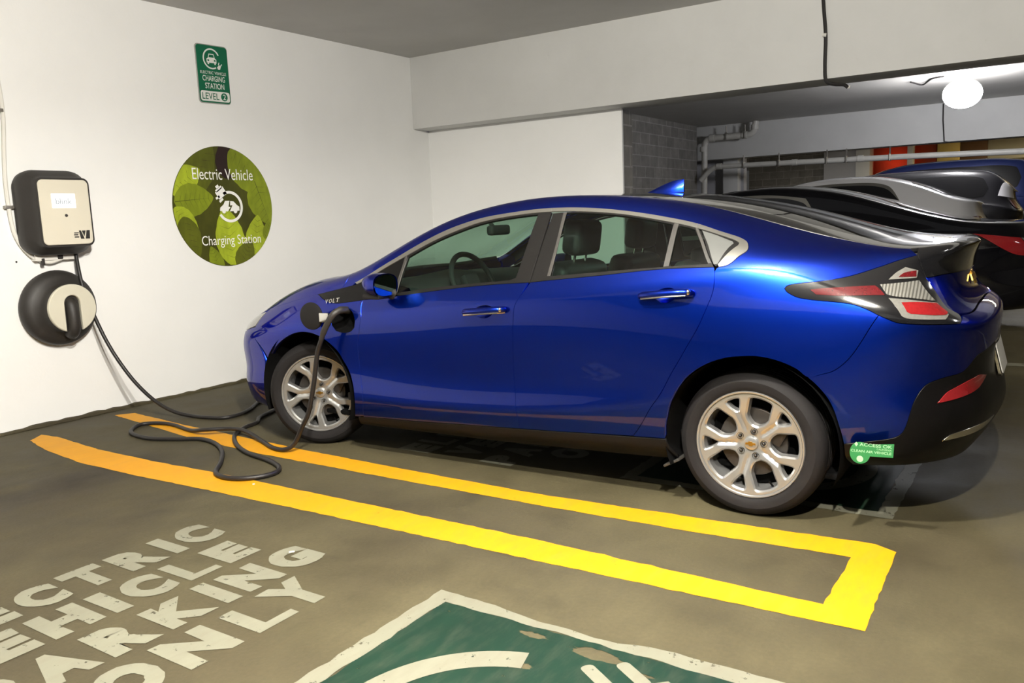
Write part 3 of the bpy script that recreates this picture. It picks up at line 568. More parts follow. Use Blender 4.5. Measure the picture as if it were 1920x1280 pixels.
# inner shells close the gaps and line the cabin
fa=[(u,v+.0) for u,v in K['farch']];ra=K['rarch']
panel('inner_shell',[[(0,.3),(0,6.8),(19,6.8),(19,.3),(14.42,.3)]+R_(ra)+[(11.7,.3),(6.87,.3)]+R_(fa)+[(4.15,.3)],K['port']],'dark_void',car,mode='center',off=-.02,depth=0,gap=0,isp=(.3,.35))
panel('headliner',[[(6.4,8.05),(9,8.1),(12.9,8.1),(13.25,7.6),(12.75,6.8),(19,6.8),(19,11),(15.55,11),(15.35,10),(14.9,9.38),(11.4,9.34),(11.48,11),(9.05,11),(9.0,9.6),(8.8,9.15),(6.5,9.1)]],'interior_dark',car,mode='center',off=-.02,depth=0,gap=0,isp=(.3,.35))
mb=MB();mb.box((1.3,0,.20),(3.5,1.44,.03),.01);mb.build('underbody','dark_void',car)
# bowls: handle recesses and charge port
def bowl(name,loop,depth,mat,parent,sgn=1,rings=6,flat=.0):
    L=smooth_loop(loop,BS,.01);c=L.mean(0);V=[];F=[];n=len(L)
    for r in range(rings+1):
        t=1-r/rings;q=c+(L-c)*max(t,1e-3);p=BS.S(q[:,0],q[:,1]);m=BS.nr(q[:,0],q[:,1])
        dd=depth*(1-t**2) if not flat else depth*min(1,(1-t)/flat)
        p=p-m*(dd+.001);V+=[(x,y*sgn,z) for x,y,z in p]
    for r in range(rings):
        for k in range(n):F.append((r*n+k,r*n+(k+1)%n,(r+1)*n+(k+1)%n,(r+1)*n+k))
    o=MB();o.add(V,F);return o.build(name,mat,parent,angle=60)
for sgn in (1,-1):
    bowl('handle_recess',ef,.022,BL,fd if sgn>0 else fd,sgn);bowl('handle_recess',er,.022,BL,rd,sgn)
bowl('charge_port',K['port'],.075,'dark_void',car,1,8,.15)
bowl('charge_port',K['port'],.03,'dark_void',car,-1,8,.15)
def S1(u,v): return Vector(BS.S(u,v)),Vector(BS.nr(u,v))
def handle(k,parent,sgn):
    (u0,v0),(u1,v1)=K[k];A,n0=S1(u0,v0);B,n1=S1(u1,v1);n0=(n0+n1).normalized();d=(B-A);P=[];R=[]
    for t,o,r in ((0,.004,.011),(.03,.020,.015),(.10,.034,.017),(.3,.041,.0175),(.5,.043,.0175),(.7,.041,.0175),(.90,.036,.0175),(.97,.022,.015),(1,.004,.011)):
        P.append(A+d*t+n0*o)
        R.append(r)
    mb=MB();mb.tube(P,R,14)
    mb.v=[(x,y*sgn,z) for x,y,z in mb.v];h=mb.build('door_handle',BL,parent,angle=60)
    P2=[A+d*t+n0*(o+.004)+Vector((0,0,-.0145)) for t,o in ((.0,.006),(.08,.040),(.3,.050),(.5,.052),(.7,.050),(.92,.042),(1,.006))]
    mb=MB();mb.tube(P2,.0042,8);mb.v=[(x,y*sgn,z) for x,y,z in mb.v];mb.build('chrome_strip','chrome',h)
    mb=MB();q=A+d*.955+n0*.034;mb.sphere(q,.012,16,(1,1,1.1));mb.v=[(x,y*sgn,z) for x,y,z in mb.v];mb.build('key_cap','chrome',h)
for sgn in (1,-1): handle('handle_f',fd,sgn);handle('handle_r',rd,sgn)
# door mirrors
def dmirror(sgn):
    c=Vector((.745,-.965,1.005));V=[];F=[];n=28;m=12
    for i in range(m+1):
        t=i/m;x=-.075+.145*t;k=math.sin(min(1,(t+.02)*1.25)*PI/2)**.55
        for j in range(n):
            a=2*PI*j/n;sq=lambda q:math.copysign(abs(q)**.75,q)
            V.append((c.x+x+(.015*math.cos(a)),c.y+.080*k*sq(math.cos(a))-.01*t,c.z+.062*k*sq(math.sin(a))+.012*(1-t)))
    for i in range(m):
        for j in range(n):F.append((i*n+j,i*n+(j+1)%n,(i+1)*n+(j+1)%n,(i+1)*n+j))
    F.append(tuple(range(n)))
    q=lambda M:[(x,y*sgn,z) for x,y,z in M]
    mb=MB();mb.add(q(V),F);o=mb.build('side_mirror',BL,car,angle=50)
    V2=[(c.x+.068+.012*math.cos(2*PI*j/n),c.y-.008+.072*math.copysign(abs(math.cos(2*PI*j/n))**.75,math.cos(2*PI*j/n)),c.z+.056*math.copysign(abs(math.sin(2*PI*j/n))**.75,math.sin(2*PI*j/n))) for j in range(n)]
    mb=MB();mb.add(q(V2),[tuple(range(n))]);mb.build('mirror_glass','mirror_glass',o)
    mb=MB();mb.tube(q([(.80,-.905,.955),(.79,-.93,.962),(.785,-.97,.968)]),[.035,.028,.026],12);mb.box((c.x+.0,(c.y)*sgn,c.z-.058),(.12,.12,.03),.013);mb.build('mirror_base','black_plastic',o)
dmirror(1);dmirror(-1)
# shark fin antenna
V=[];F=[]
st=[(1.87,.004,.006),(1.92,.024,.020),(1.975,.046,.026),(2.02,.060,.026),(2.06,.067,.020),(2.09,.068,.008)]
for x,h,w in st:
    zb=1.430
    for a in range(9):
        t=a/8*PI;V.append((x+(.0 if a in(0,8) else .0),-w*math.cos(t)*(1 if abs(math.cos(t))>.9 else .45),zb+h*math.sin(t)**.8))
k=len(st)
for i in range(k-1):
    for a in range(8):F.append((i*9+a,i*9+a+1,(i+1)*9+a+1,(i+1)*9+a))
V+=[(2.085,-.03,1.427),(2.085,.03,1.427)];F.append(tuple((k-1)*9+a for a in range(9)))
mb=MB();mb.add(V[:k*9],F);mb.build('antenna_fin',BL,car,angle=60)
# badges
mb=MB()
(u0,v0),(u1,v1)=K['badge_t'];A,na=S1(u0,v0-.25);B,nb=S1(u1,v1-.25);nm=((na+nb)/2).normalized();dx=(B-A);up=nm.cross(dx).normalized();up=up if up.z>0 else -up
xs=[(0,.2),(.28,.48),(.56,.70),(.78,1.0)]
for ch,(a,b) in zip('VOLT',xs):
    text_box(mb,ch,a,b,0,1,lambda x,y,h:tuple(A+dx*x+up*(y*.026)+nm*(.004+h)),.01,0,.002)
mb.build('name_badge','chrome',car)
def bowtie(w,h):
    s=.26;return [(-w/2+.0,-h*.22),(-w*.16,-h*.22),(-w*.16,-h/2),(w*.20,-h/2),(w*.20,-h*.22),(w/2,-h*.22),(w/2-w*.06,h*.22),(w*.16,h*.22),(w*.16,h/2),(-w*.20,h/2),(-w*.20,h*.22),(-w/2+w*.06+.0,h*.22)]
mb=MB();A,na=S1(18.9,7.75);mb.prism([(x,y) for x,y in bowtie(.17,.062)],lambda x,y,h:(A.x+.004+h-y*.35,x,A.z+y),0,.008,.002);mb.build('rear_emblem','gold_badge',car)
# number plate
mb=MB();mb.prism(rrect(.305,.152,.012),lambda x,y,h:(3.572+h-y*.25,x,.655+y),0,.004);npl=mb.build('license_plate','plate_white',car)
mb=MB();mb.prism(rrect(.325,.172,.014),lambda x,y,h:(3.568+h-y*.25,x,.655+y),-.01,.001,.001);mb.build('plate_frame','chrome',npl)
# fog reflectors in the valance
panel('rear_reflector',[[(16.1,3.45),(16.35,3.75),(17.2,3.95),(17.6,3.85),(17.1,3.6)]],'bright_red_lens',car,off=.003,depth=.004,gap=0)
panel('valance_trim',[[(16.2,1.9),(16.4,2.15),(17.3,2.25),(17.9,2.2),(17.3,1.95)]],'chrome',car,off=.002,depth=.003,gap=0)
# clean air sticker on the lower valance behind the wheel
(u0,v0),(u1,v1)=K['stk'];A,na=S1(14.53,1.75);B,nb=S1(15.12,1.75);dx=(B-A);Lx=dx.length;dx.normalize();nm=na
stp=[];R0=.062
for k in range(60):
    a=math.radians(52+k*(360-52-14)/59);stp.append((.065+R0*math.cos(a),-.012+R0*math.sin(a)))
x1=.262
stp+= [(x1,-.022),(x1+.004,.055)]
up=Vector((0,0,1))
sf_=lambda x,y,h:tuple(Vector((A.x,-.905,A.z))+Vector((1,.05,0)).normalized()*x*.60+up*(y*.70+.022)+Vector((0,-1,0))*h)
mb=MB();mb.prism(stp,sf_,0,.003);stk=mb.build('clean_air_sticker','sticker_green',car)
mb=MB()
text_box(mb,'ACCESS OK',.062,.255,.028,.046,sf_,.01,.0035)
text_box(mb,'CALIFORNIA',.165,.252,.013,.023,sf_,0,.0035)
text_box(mb,'CLEAN AIR VEHICLE',.010,.252,-.008,.006,sf_,.01,.0035)
mb.add([sf_(.042+.011*math.cos(a),.037+.014*math.sin(a),.0035) for a in (0,PI/2,PI,3*PI/2)],[(0,1,2,3)])
mb.add([sf_(.066+.020*math.cos(2*PI*k/24),-.046+.018*math.sin(2*PI*k/24),.0035) for k in range(24)],[tuple(range(24))])
mb.build('sticker_lettering','sticker_text',stk)
# splash deflector ahead of the rear wheel
mb=MB();mb.box((2.352,-.76,.205),(.085,.17,.012),.004,Matrix.Rotation(math.radians(-28),4,'Y'));mb.build('air_deflector','grey_trim',car)
# wheels
SP=[184-72*k for k in range(5)]
def polar(r,a): a=math.radians(a);return (r*math.cos(a),r*math.sin(a))
def dish(r): return .004+.036*max(0,(1-(r/.222)))**1.15
def groove(x,y):
    r=math.hypot(x,y);a=math.degrees(math.atan2(y,x));d=min(abs((a-s+180)%360-180) for s in SP);w=r*math.radians(d)
    k=max(0,min(1,(r-.045)/.03))*max(0,min(1,(.21-r)/.02));return .0085*k*math.exp(-(w/.0085)**2)
def make_wheel(pos,steer,mirror=False,spin=0,full=True):
    w=empty('wheel',pos,(0,0,steer+(PI if mirror else 0)));w.parent=car
    mb=MB();P=[(.228,.012),(.240,-.004),(.256,-.012),(.280,-.014),(.298,-.006),(.311,.010),(.3175,.026),(.3195,.034)]
    for a in (.055,.088,.121,.154): P+=[(.3205,a-.006),(.314,a-.004),(.314,a+.004),(.3205,a+.006)]
    P+=[(.3195,.176),(.3175,.186),(.308,.203),(.285,.216),(.25,.210),(.226,.195)]
    mb.lathe(P,(0,0,0),(0,1,0),96,caps=False)
    # shoulder sipes
    for k in range(0): pass
    mb.build('tyre','tyre_rubber',w,angle=28)
    mb=MB();mb.lathe([(.226,.195),(.2345,.010),(.2365,.000),(.2335,-.005),(.2280,-.004),(.2235,.006),(.2205,.030),(.212,.060),(.203,.09),(.203,.19)],(0,0,0),(0,1,0),96,caps=False)
    rim=mb.build('rim','satin_aluminium',w,angle=30)
    if full:
        circ=[polar(.2235,360*k/120) for k in range(120)];holes=[]
        for s in SP:
            T=[polar(.146,s),polar(.176,s+6.5),polar(.204,s+8.6)]+[polar(.2065,s+x) for x in (4,-4)]+[polar(.204,s-8.6),polar(.176,s-6.5)]
            holes.append(rounded(T,.010))
            c=s+36;Bg=[polar(.084,c-9),polar(.104,c-19),polar(.130,c-21.5),polar(.158,c-17.5),polar(.205,c-14.0)]+[polar(.2075,c+x) for x in (-7,0,7)]+[polar(.205,c+14.0),polar(.158,c+17.5),polar(.130,c+21.5),polar(.104,c+19),polar(.084,c+9),polar(.082,c)]
            holes.append(rounded(Bg,.014))
            
        bev=.0075
        loops=[circ]+[inset2(h,-bev) for h in holes]
        ex=[polar(r,a) for r in np.arange(.012,.222,.0065) for a in np.arange(0,360,max(1.5,.37/r))]
        vs,T=poly_mesh(loops,extra=ex)
        # extra density via interior rings
        f=lambda x,y,h=0:(x,dish(math.hypot(x,y))+groove(x,y)+h,y)
        mb=MB();mb.add([f(*p) for p in vs],[tuple(t) for t in T])
        for h in holes:
            o=inset2(h,-bev);n=len(h);V=[f(x,y) for x,y in o]+[f(x,y,.007) for x,y in h]+[f(x,y,.038) for x,y in inset2(h,.003)]
            F=[(r*n+k,r*n+(k+1)%n,(r+1)*n+(k+1)%n,(r+1)*n+k) for r in range(2) for k in range(n)]
            mb.add(V,F)
        import bmesh
        o=mb.build('spokes','satin_aluminium',w,angle=22)
        for c in [s+36 for s in SP]:
            x,z=polar(.056,c);mb=MB();mb.lathe([(.0145,-.012),(.0145,.002),(.0125,.004)],(x,dish(.056)+.006,z),(0,1,0),18,caps=False);mb.lathe([(.0,-.010),(.007,-.010),(.0085,-.006),(.0095,.01)],(x,dish(.056)+.002,z),(0,1,0),6,caps=False)
            mb.build('lug_nut','deep_reflector' if 0 else 'black_plastic',w,angle=40)
            mb=MB();mb.sphere((x,dish(.056)-.004,z),.0075,12);mb.build('lug_tip','brake_metal',w)
        mb=MB();mb.lathe([(0,-.004),(.022,-.003),(.029,0.0),(.031,.006),(.031,.03)],(0,dish(0)-.014,0),(0,1,0),32,caps=False);cc=mb.build('center_cap','satin_aluminium',w)
        mb=MB();mb.prism(bowtie(.046,.019),lambda x,y,h:(x,dish(0)-.018+h,y),0,-.003);mb.build('cap_emblem','gold_badge',cc)
        mb=MB();mb.lathe([(.02,.062),(.148,.062),(.150,.064),(.150,.084)],(0,0,0),(0,1,0),48);mb.build('brake_disc','brake_metal',w)
        mb=MB();mb.box((.115,.072,.055),(.07,.06,.12),.015,Matrix.Rotation(.5,4,'Y'));mb.build('brake_caliper','brake_metal',w)
        mb=MB();mb.lathe([(.0,.11),(.198,.11)],(0,0,0),(0,1,0),48,caps=False);mb.build('brake_shield','dark_void',w)
        a=-62;x,z=polar(.205,a);x2,z2=polar(.178,a);mb=MB();mb.tube([(x,.03,z),(x2,.018,z2)],.0045,8);mb.build('valve_stem','dark_void',w)
    return w
make_wheel((2.694,-.805,.320),0)
make_wheel((0.041,-.785,.320),.451)
make_wheel((2.694,.805,.320),0,True,full=False)
make_wheel((-.041,.785,.320),.451,True,full=False)
for sx,cx in ((0,.04),(1,2.712)):
    for s in (1,-1):
        V=[];F=[];n=30;r=.372
        for k in range(n+1):
            a=PI*(-.12)+PI*1.24*k/n
            for y in (-.885,-.50): V.append((cx+r*math.cos(a),(y if y<-.8 else y)*s,.345+r*math.sin(a)))
        F=[(2*k,2*k+1,2*k+3,2*k+2) for k in range(n)]
        V+=[(cx,-.50*s,.345)];F+=[(2*k+1,2*k+3,len(V)-1) for k in range(n)]
        mb=MB();mb.add(V,F);mb.build('wheel_liner','dark_void',car)
# cabin
mb=MB();mb.box((1.5,0,.30),(2.6,1.4,.05),.01);mb.box((3.0,0,.80),(.75,1.25,.06),.02);mb.build('cabin_floor','interior_dark',car)
V=[];F=[];ys=[-.70,-.62,-.3,0,.3,.62,.70]
pr=[(.36,.99),(.50,1.005),(.72,1.01),(.84,.985),(.88,.93),(.84,.82),(.80,.60)]
for y in ys:
    for x,z in pr: V.append((x+(.03 if abs(y)<.1 else 0)-(.10 if abs(y)>.65 else 0),y,z-(.02 if abs(y)>.6 else 0)+(.035 if -.55<y<-.2 and .6<x<.86 else 0)))
n=len(pr)
for i in range(len(ys)-1):
    for k in range(n-1):F.append((i*n+k,i*n+k+1,(i+1)*n+k+1,(i+1)*n+k))
mb=MB();mb.add(V,F);mb.build('dashboard','interior_dark',car,angle=60)
mb=MB();tilt=Matrix.Rotation(math.radians(-24),4,'Y')
ring=[Vector((.95,-.37,.965))+tilt@Vector((0,.185*math.cos(2*PI*k/40),.185*math.sin(2*PI*k/40))) for k in range(40)]
mb.tube(ring,.016,10,closed=True);mb.box((.93,-.37,.965),(.05,.13,.11),.02,tilt)
for a in (200,340,270):
    q=Vector((.95,-.37,.965))+tilt@Vector((0,.18*math.cos(math.radians(a)),.18*math.sin(math.radians(a))));mb.tube([(.935,-.37,.965),q],.012,8)
mb.build('steering_wheel','interior_dark',car,angle=50)
def seat(x,y,rear=False):
    o=empty('seat',(x,y,0));o.parent=car
    w=.50
    mb=MB();mb.box((-.02,0,.55),(.50,w,.16),.06,Matrix.Rotation(math.radians(-6),4,'Y'),3);mb.build('seat_cushion','seat_leather',o,angle=60)
    mb=MB();mb.box((.27,0,.82),(.15,w,.56),.065,Matrix.Rotation(math.radians(16),4,'Y'),4);mb.build('backrest','seat_leather',o,angle=60)
    if not rear:
        mb=MB();mb.box((.37,0,1.215),(.115,.27,.185),.05,Matrix.Rotation(math.radians(8),4,'Y'),4);mb.build('headrest','seat_leather',o,angle=60)
        mb=MB()
        for s in (-1,1): mb.tube([(.34,s*.06,1.05),(.365,s*.06,1.16)],.007,8)
        mb.build('headrest_post','chrome',o)
    else:
        mb=MB();mb.box((.36,0,1.10),(.10,.25,.11),.04,None,4);mb.build('headrest','seat_leather',o,angle=60)
    return o
seat(1.30,-.37);seat(1.30,.37);seat(1.98,-.33,True);seat(1.98,.33,True)
mb=MB();mb.box((.885,0,1.262),(.05,.24,.062),.022,Matrix.Rotation(.12,4,'Z'),3);mb.tube([(.86,0,1.27),(.82,0,1.31)],.012,8);mb.build('rearview_mirror','interior_dark',car,angle=60)
for s in (1,-1):
    mb=MB();mb.box((1.28,-.80*s,.60),(1.6,.05,.55),.02);mb.box((1.28,-.735*s,.86),(1.2,.10,.05),.02)
    mb.build('door_card','interior_dark',car,angle=50)
# open charge flap and its silver latch
mb=MB();mb.lathe([(.0,0),(.068,0),(.078,.004),(.080,.012),(.074,.018),(.0,.018)],(.21,-.958,.82),(-.15,1,0),36);fl=mb.build('charge_flap','black_plastic',car,angle=40)
mb=MB();mb.box((.322,-.955,.815),(.075,.02,.055),.006);mb.build('flap_hinge','chrome',fl)
# ---------------------------------------------------------------- the garage
YS=2.6
def fz(y): return 0 if y<YS else .028*(y-YS)
def slab(name,mat,c,d,bev=0,kind=True):
    mb=MB();mb.box(c,d,bev);o=mb.build(name,mat,smooth=bool(bev));
    if kind:struct(o)
    return o
mb=MB();V=[];F=[];ys=[-13,-6,0,YS,8,16,24,34];xs=[-8,-2.2,2,6,12]
for y in ys:
    for x in xs:V.append((x,y,fz(y)))
for i in range(len(ys)-1):
    for j in range(len(xs)-1):a=i*5+j;F.append((a,a+1,a+6,a+5))
mb.add(V,F);struct(mb.build('floor','concrete_floor',smooth=False))
# front wall with a slightly rough foot
slab('wall_front','white_wall_paint',(-2.3,-4.9,1.55),(.2,16.2,3.1))
slab('wall_side','white_wall_paint',(-1.01,3.215,1.172),(2.40,.03,2.345))
slab('wall_partition','cinder_block',(-1.02,3.36,1.172),(2.36,.26,2.345))
slab('ceiling','ceiling_concrete',(2,10.5,3.2),(20,47,.2))
slab('trim_1','beam_paint',(4.9,3.14,2.725),(14.2,.40,.76),.012)
slab('trim_2','beam_paint',(4.9,13.05,2.76),(15.6,.40,.70),.012)
slab('trim_3','beam_paint',(4.9,-7.2,2.725),(14.2,.40,.76),.012)
slab('wall_block','cinder_block',(-2.75,8.0,1.55),(.2,9.3,3.1))
mb=MB();V=[];P=[]
for k in range(60):
    y=-9+k*.26;P.append((-2.2,y,.0))
mb.tube([(-2.195,y,.004+.006*random.random()) for y in np.arange(-8,3.2,.06)],[.012+.012*random.random() for y in np.arange(-8,3.2,.06)],6);b=mb.build('baseboard_front','concrete_floor');struct(b)
slab('wall_right','dim_concrete',(12.1,10,1.55),(.2,46,3.1))
slab('wall_rear','dim_concrete',(2,-13.1,1.55),(21,.2,3.1))
# far bays
slab('wall_far_1','grey_column_paint',(-3.2,13.5,1.6),(2.6,.2,3.0))
slab('trim_4','beam_paint',(-2.12,13.35,1.55),(.32,.32,2.9),.01)
slab('wall_far_2','cinder_block',(-2.75,20.2,1.6),(2.3,.2,3.2))
slab('wall_far_3','brown_wall_paint',(-1.9,20.6,1.6),(2.2,.2,3.2))
slab('trim_5','grey_column_paint',(-1.32,20.1,1.6),(.85,.5,3.2),.01)
slab('trim_6','beam_paint',(-.72,20.0,1.6),(.35,.55,3.2),.01)
slab('wall_far_4','red_lit_wall',(.15,20.6,1.6),(1.6,.2,3.2))
slab('wall_far_5','brown_wall_paint',(1.0,20.9,1.6),(2.2,.2,3.2))
slab('trim_7','beam_paint',(.40,20.1,1.6),(.14,.3,3.2),.01)
slab('trim_8','yellow_wall_paint',(1.25,20.4,1.6),(.5,.3,3.2),.01)
slab('trim_9','beam_paint',(4.9,22.5,2.8),(15.6,.4,.7),.01)
slab('wall_far_6','yellow_wall_paint',(6,33.5,2.0),(16,.2,3.6))
# ---------------------------------------------------------------- lamps of the garage
def tube_fix(loc,label,skirt=False):
    o=empty('ceiling_light',loc);tag(o,label,'ceiling light')
    if skirt:
        mb=MB();mb.box((0,0,.125),(.64,.64,.03),.004)
        for q in ((-.31,0,.02,.64),(.31,0,.02,.64),(0,-.31,.64,.02),(0,.31,.64,.02)): mb.box((q[0],q[1],.0),(q[2],q[3],.25))
        mb.build('light_cutoff_box','fixture_white',o)  # sides added to cut this lamp's light off the upper wall
        mb=MB();mb.sphere((0,0,.0),.022,16);mb.build('bulb','tube_glow',o);return
    mb=MB();mb.box((0,0,.115),(1.35,.26,.06),.01);mb.build('housing','fixture_white',o)
    mb=MB()
    for s in (-1,1): mb.tube([(-.6,s*.06,.055),(.6,s*.06,.055)],.013,10)
    mb.build('tube','tube_glow',o)
tube_fix((2.5,-2.8,2.94),'twin tube light on the ceiling over the near stall')
tube_fix((3.85,-3.65,2.935),'unseen ceiling light with box sides added to shade the upper wall',True)
tube_fix((7.5,2.0,2.93),'twin tube light on the ceiling behind the parked cars')
o=empty('glare_lamp',(2.54,9.2,2.84));tag(o,'white round lamp enlarged to the size of its glare, hanging under the ceiling above the parked cars','ceiling light')
mb=MB();mb.sphere((0,0,-.02),.25,28,(1,1,.8));mb.build('glare_globe','lamp_glare',o)  # ball made larger than the lamp to take in its glare
mb=MB();mb.lathe([(0,.26),(.07,.26),(.075,.17),(.10,.12),(.10,.10)],(0,0,0),(0,0,1),24);mb.build('lamp_base','fixture_white',o)
w=[(2.30,9.25,3.09),(2.15,9.3,3.085),(2.05,9.6,3.09),(1.95,9.75,3.07),(1.84,9.45,3.09)]
mb=MB();mb.tube(catmull(w,5),.012,6);tag(mb.build('lamp_cable','cable_rubber'),'thin dark wire stapled across the ceiling to the glaring lamp','cable')
mb=MB();mb.tube([(1.91,12.84,3.09),(1.915,12.83,2.8),(1.945,12.83,2.42),(2.02,12.84,2.40)],.012,6);tag(mb.build('beam_wire','cable_rubber'),'thin black wire hanging down the far beam below the lamp','cable')
# ---------------------------------------------------------------- black cable on the near beam
o=empty('beam_cable',(2.12,2.93,2.35));tag(o,'thick black cable dropping down the near beam and curling under its edge','cable')
mb=MB();mb.tube([Vector(p)-Vector((2.12,2.93,2.35)) for p in catmull([(2.10,2.925,3.09),(2.112,2.925,2.9),(2.13,2.925,2.68),(2.128,2.925,2.45),(2.14,2.92,2.33),(2.20,2.93,2.295),(2.27,2.95,2.285),(2.30,2.96,2.262)],6)],.0135,8);mb.build('sheath','cable_rubber',o)
mb=MB();mb.tube([(.02,-.02,.33),(-.01,-.022,.335)],.014,8);mb.build('clip','white_plastic',o)
mb=MB();mb.tube(catmull([(.165,.025,-.078),(.185,.03,-.092),(.192,.035,-.075)],5),.008,6);mb.build('cable_end','white_plastic',o)
# ---------------------------------------------------------------- pipes
def pipe(name,pts,r,label,collars,hangers):
    o=empty(name,pts[0]);tag(o,label,'pipe');O=Vector(pts[0])
    P=[Vector(p)-O for p in pts];Q=[P[0]]
    for i in range(1,len(P)-1):
        a=(P[i-1]-P[i]).normalized();b=(P[i+1]-P[i]).normalized()
        for k in range(7):
            t=k/6;Q.append((P[i]+a*.16)*(1-t)**2+P[i]*2*t*(1-t)+(P[i]+b*.16)*t*t)
    Q.append(P[-1])
    mb=MB();mb.tube(Q,r,14);mb.build('pipe_run','pvc_pipe',o,angle=50)
    for c,d in collars:
        c=Vector(c)-O;d=Vector(d).normalized();mb=MB();mb.tube([c-d*.05,c+d*.05],r*1.2,14);mb.build('collar','pvc_pipe',o)
    for c in hangers:
        c=Vector(c)-O;mb=MB();mb.tube([c+Vector((0,0,-r*1.1)),c+Vector((0,0,.20))],.014,6);mb.box((c.x,c.y,c.z),(.03,r*2.5,r*2.4),.01);mb.build('hanger','steel_bracket',o)
pipe('drain_pipe',[(-1.40,12.6,3.09),(-1.43,12.6,2.83),(-2.46,12.6,2.83),(-2.50,12.6,.2)],.062,'white drain pipe running down from the ceiling beside the block wall',[((-1.42,12.6,2.97),(0,0,1)),((-1.62,12.6,2.83),(1,0,0)),((-2.3,12.6,2.83),(1,0,0)),((-2.49,12.6,2.62),(0,0,1))],[(-2.0,12.6,2.84),(-1.62,12.6,2.84)])
pipe('branch_pipe',[(-2.50,12.45,1.98),(-2.24,12.45,2.24),(1.5,12.5,2.18),(3.6,12.6,2.13)],.052,'long white pipe running sideways below the far beam',[((-2.1,12.45,2.24),(1,0,0)),((-.6,12.47,2.215),(1,0,0)),((.6,12.48,2.2),(1,0,0))],[(-1.6,12.46,2.23),(-.9,12.46,2.22),(0.0,12.47,2.21),(.35,12.48,2.205),(1.1,12.5,2.19)])
# ---------------------------------------------------------------- floor markings
def flat(name,polys,mat,z=.0015,parent=None):
    mb=MB()
    for loops in polys:
        vs,T=poly_mesh(loops);mb.add([(x,y,z+fz(y)) for x,y in vs],[tuple(t) for t in T])
    return mb.build(name,mat,parent,smooth=False)
def wob(P,a=.004,sp=.04):
    out=[];n=len(P)
    for i in range(n):
        p=np.array(P[i],float);q=np.array(P[(i+1)%n],float);d=np.linalg.norm(q-p);k=max(1,int(d/sp))
        for j in range(k): out.append(tuple(p+(q-p)*j/k+rng.normal(0,a,2)*(1 if j else .5)))
    return out
near_o=[(-1.955,-1.46),(-1.86,-1.585),(-1.5,-1.665),(-1.0,-1.722),(-.5,-1.720),(.19,-1.695),(1.0,-1.672),(2.11,-1.652),(3.0,-1.632),(3.318,-1.625)]
far_o=[(3.305,-.93),(3.22,-.885),(2.6,-.925),(1.7,-.975),(.8,-.955),(0,-.925),(-.435,-.895),(-1.2,-.85),(-1.7,-.80),(-1.96,-.775),(-2.04,-.885),(-1.5,-.965),(-.9,-1.055),(-.18,-1.105),(.8,-1.11),(1.77,-1.110),(2.6,-1.09),(3.165,-1.06)]
near_i=[(3.165,-1.50),(2.9,-1.495),(2.0,-1.468),(1.0,-1.472),(-.09,-1.478),(-.6,-1.50),(-1.2,-1.50),(-1.75,-1.445)]
yl=flat('yellow_line',[[wob(near_o+far_o+near_i,.0022)]],'yellow_floor_paint')
tag(yl,'yellow painted line looping around the narrow strip beside the blue car','floor marking')
def word(txt,spans,x0,x1,label,grp,y_shift=0):
    mb=MB()
    for ch,(ya,yb) in zip(txt,spans):
        v,f=text_mesh(ch,.075 if ch not in 'IL' else .03);lo=v.min(0);hi=v.max(0)
        X=(v[:,0]-lo[0])/(hi[0]-lo[0])*(yb-ya)+ya;Y=(v[:,1]-lo[1])/(hi[1]-lo[1])
        sk=rng.normal(0,.006,4)
        mb.add([(x1-(x1-x0)*b+sk[0]*(a-ya)*3+sk[1]*b+rng.normal(0,.0012),a+y_shift+rng.normal(0,.0012),.002) for a,b in zip(X,Y)],f)
    o=mb.build('painted_word','white_floor_paint',smooth=False);tag(o,label,'floor marking','painted words on the garage floor');return o
def spans(end,ws,gap=.035):
    out=[];y=end
    for w in ws[::-1]: out.append((y-w,y));y-=w+gap
    return out[::-1]
rows=[('ELECTRIC',spans(-2.035,[.15,.13,.15,.155,.16,.165,.06,.165]),.545,.768),
('VEHICLE',spans(-2.10,[.17,.15,.18,.065,.165,.145,.155]),.838,1.055),
('PARKING',spans(-2.00,[.155,.17,.17,.185,.065,.175,.18]),1.125,1.345),
('ONLY',[(-3.07,-2.88),(-2.84,-2.645),(-2.58,-2.41),(-2.41,-2.21)],1.402,1.625)]
for t,s,a,b in rows: word(t,s,a,b,'white painted word %s on the floor in the near empty stall'%t,'')
sh={'ELECTRIC':2.75,'VEHICLE':2.72,'PARKING':2.72,'ONLY':2.68}
for t,s,a,b in rows:
    d=-.655-s[0][0]
    if t=='VEHICLE': d=-.60-s[0][0]
    if t=='ONLY': d=-.395-s[0][0]
    word(t,s,a,b,'white painted word %s on the floor in the shadow under the blue car'%t,'',d)
def blob(cx,cy,rx,ry,n=36):
    return [(cx+rx*math.cos(2*PI*k/n)*(1+rng.normal(0,.13)),cy+ry*math.sin(2*PI*k/n)*(1+rng.normal(0,.13))) for k in range(n)]
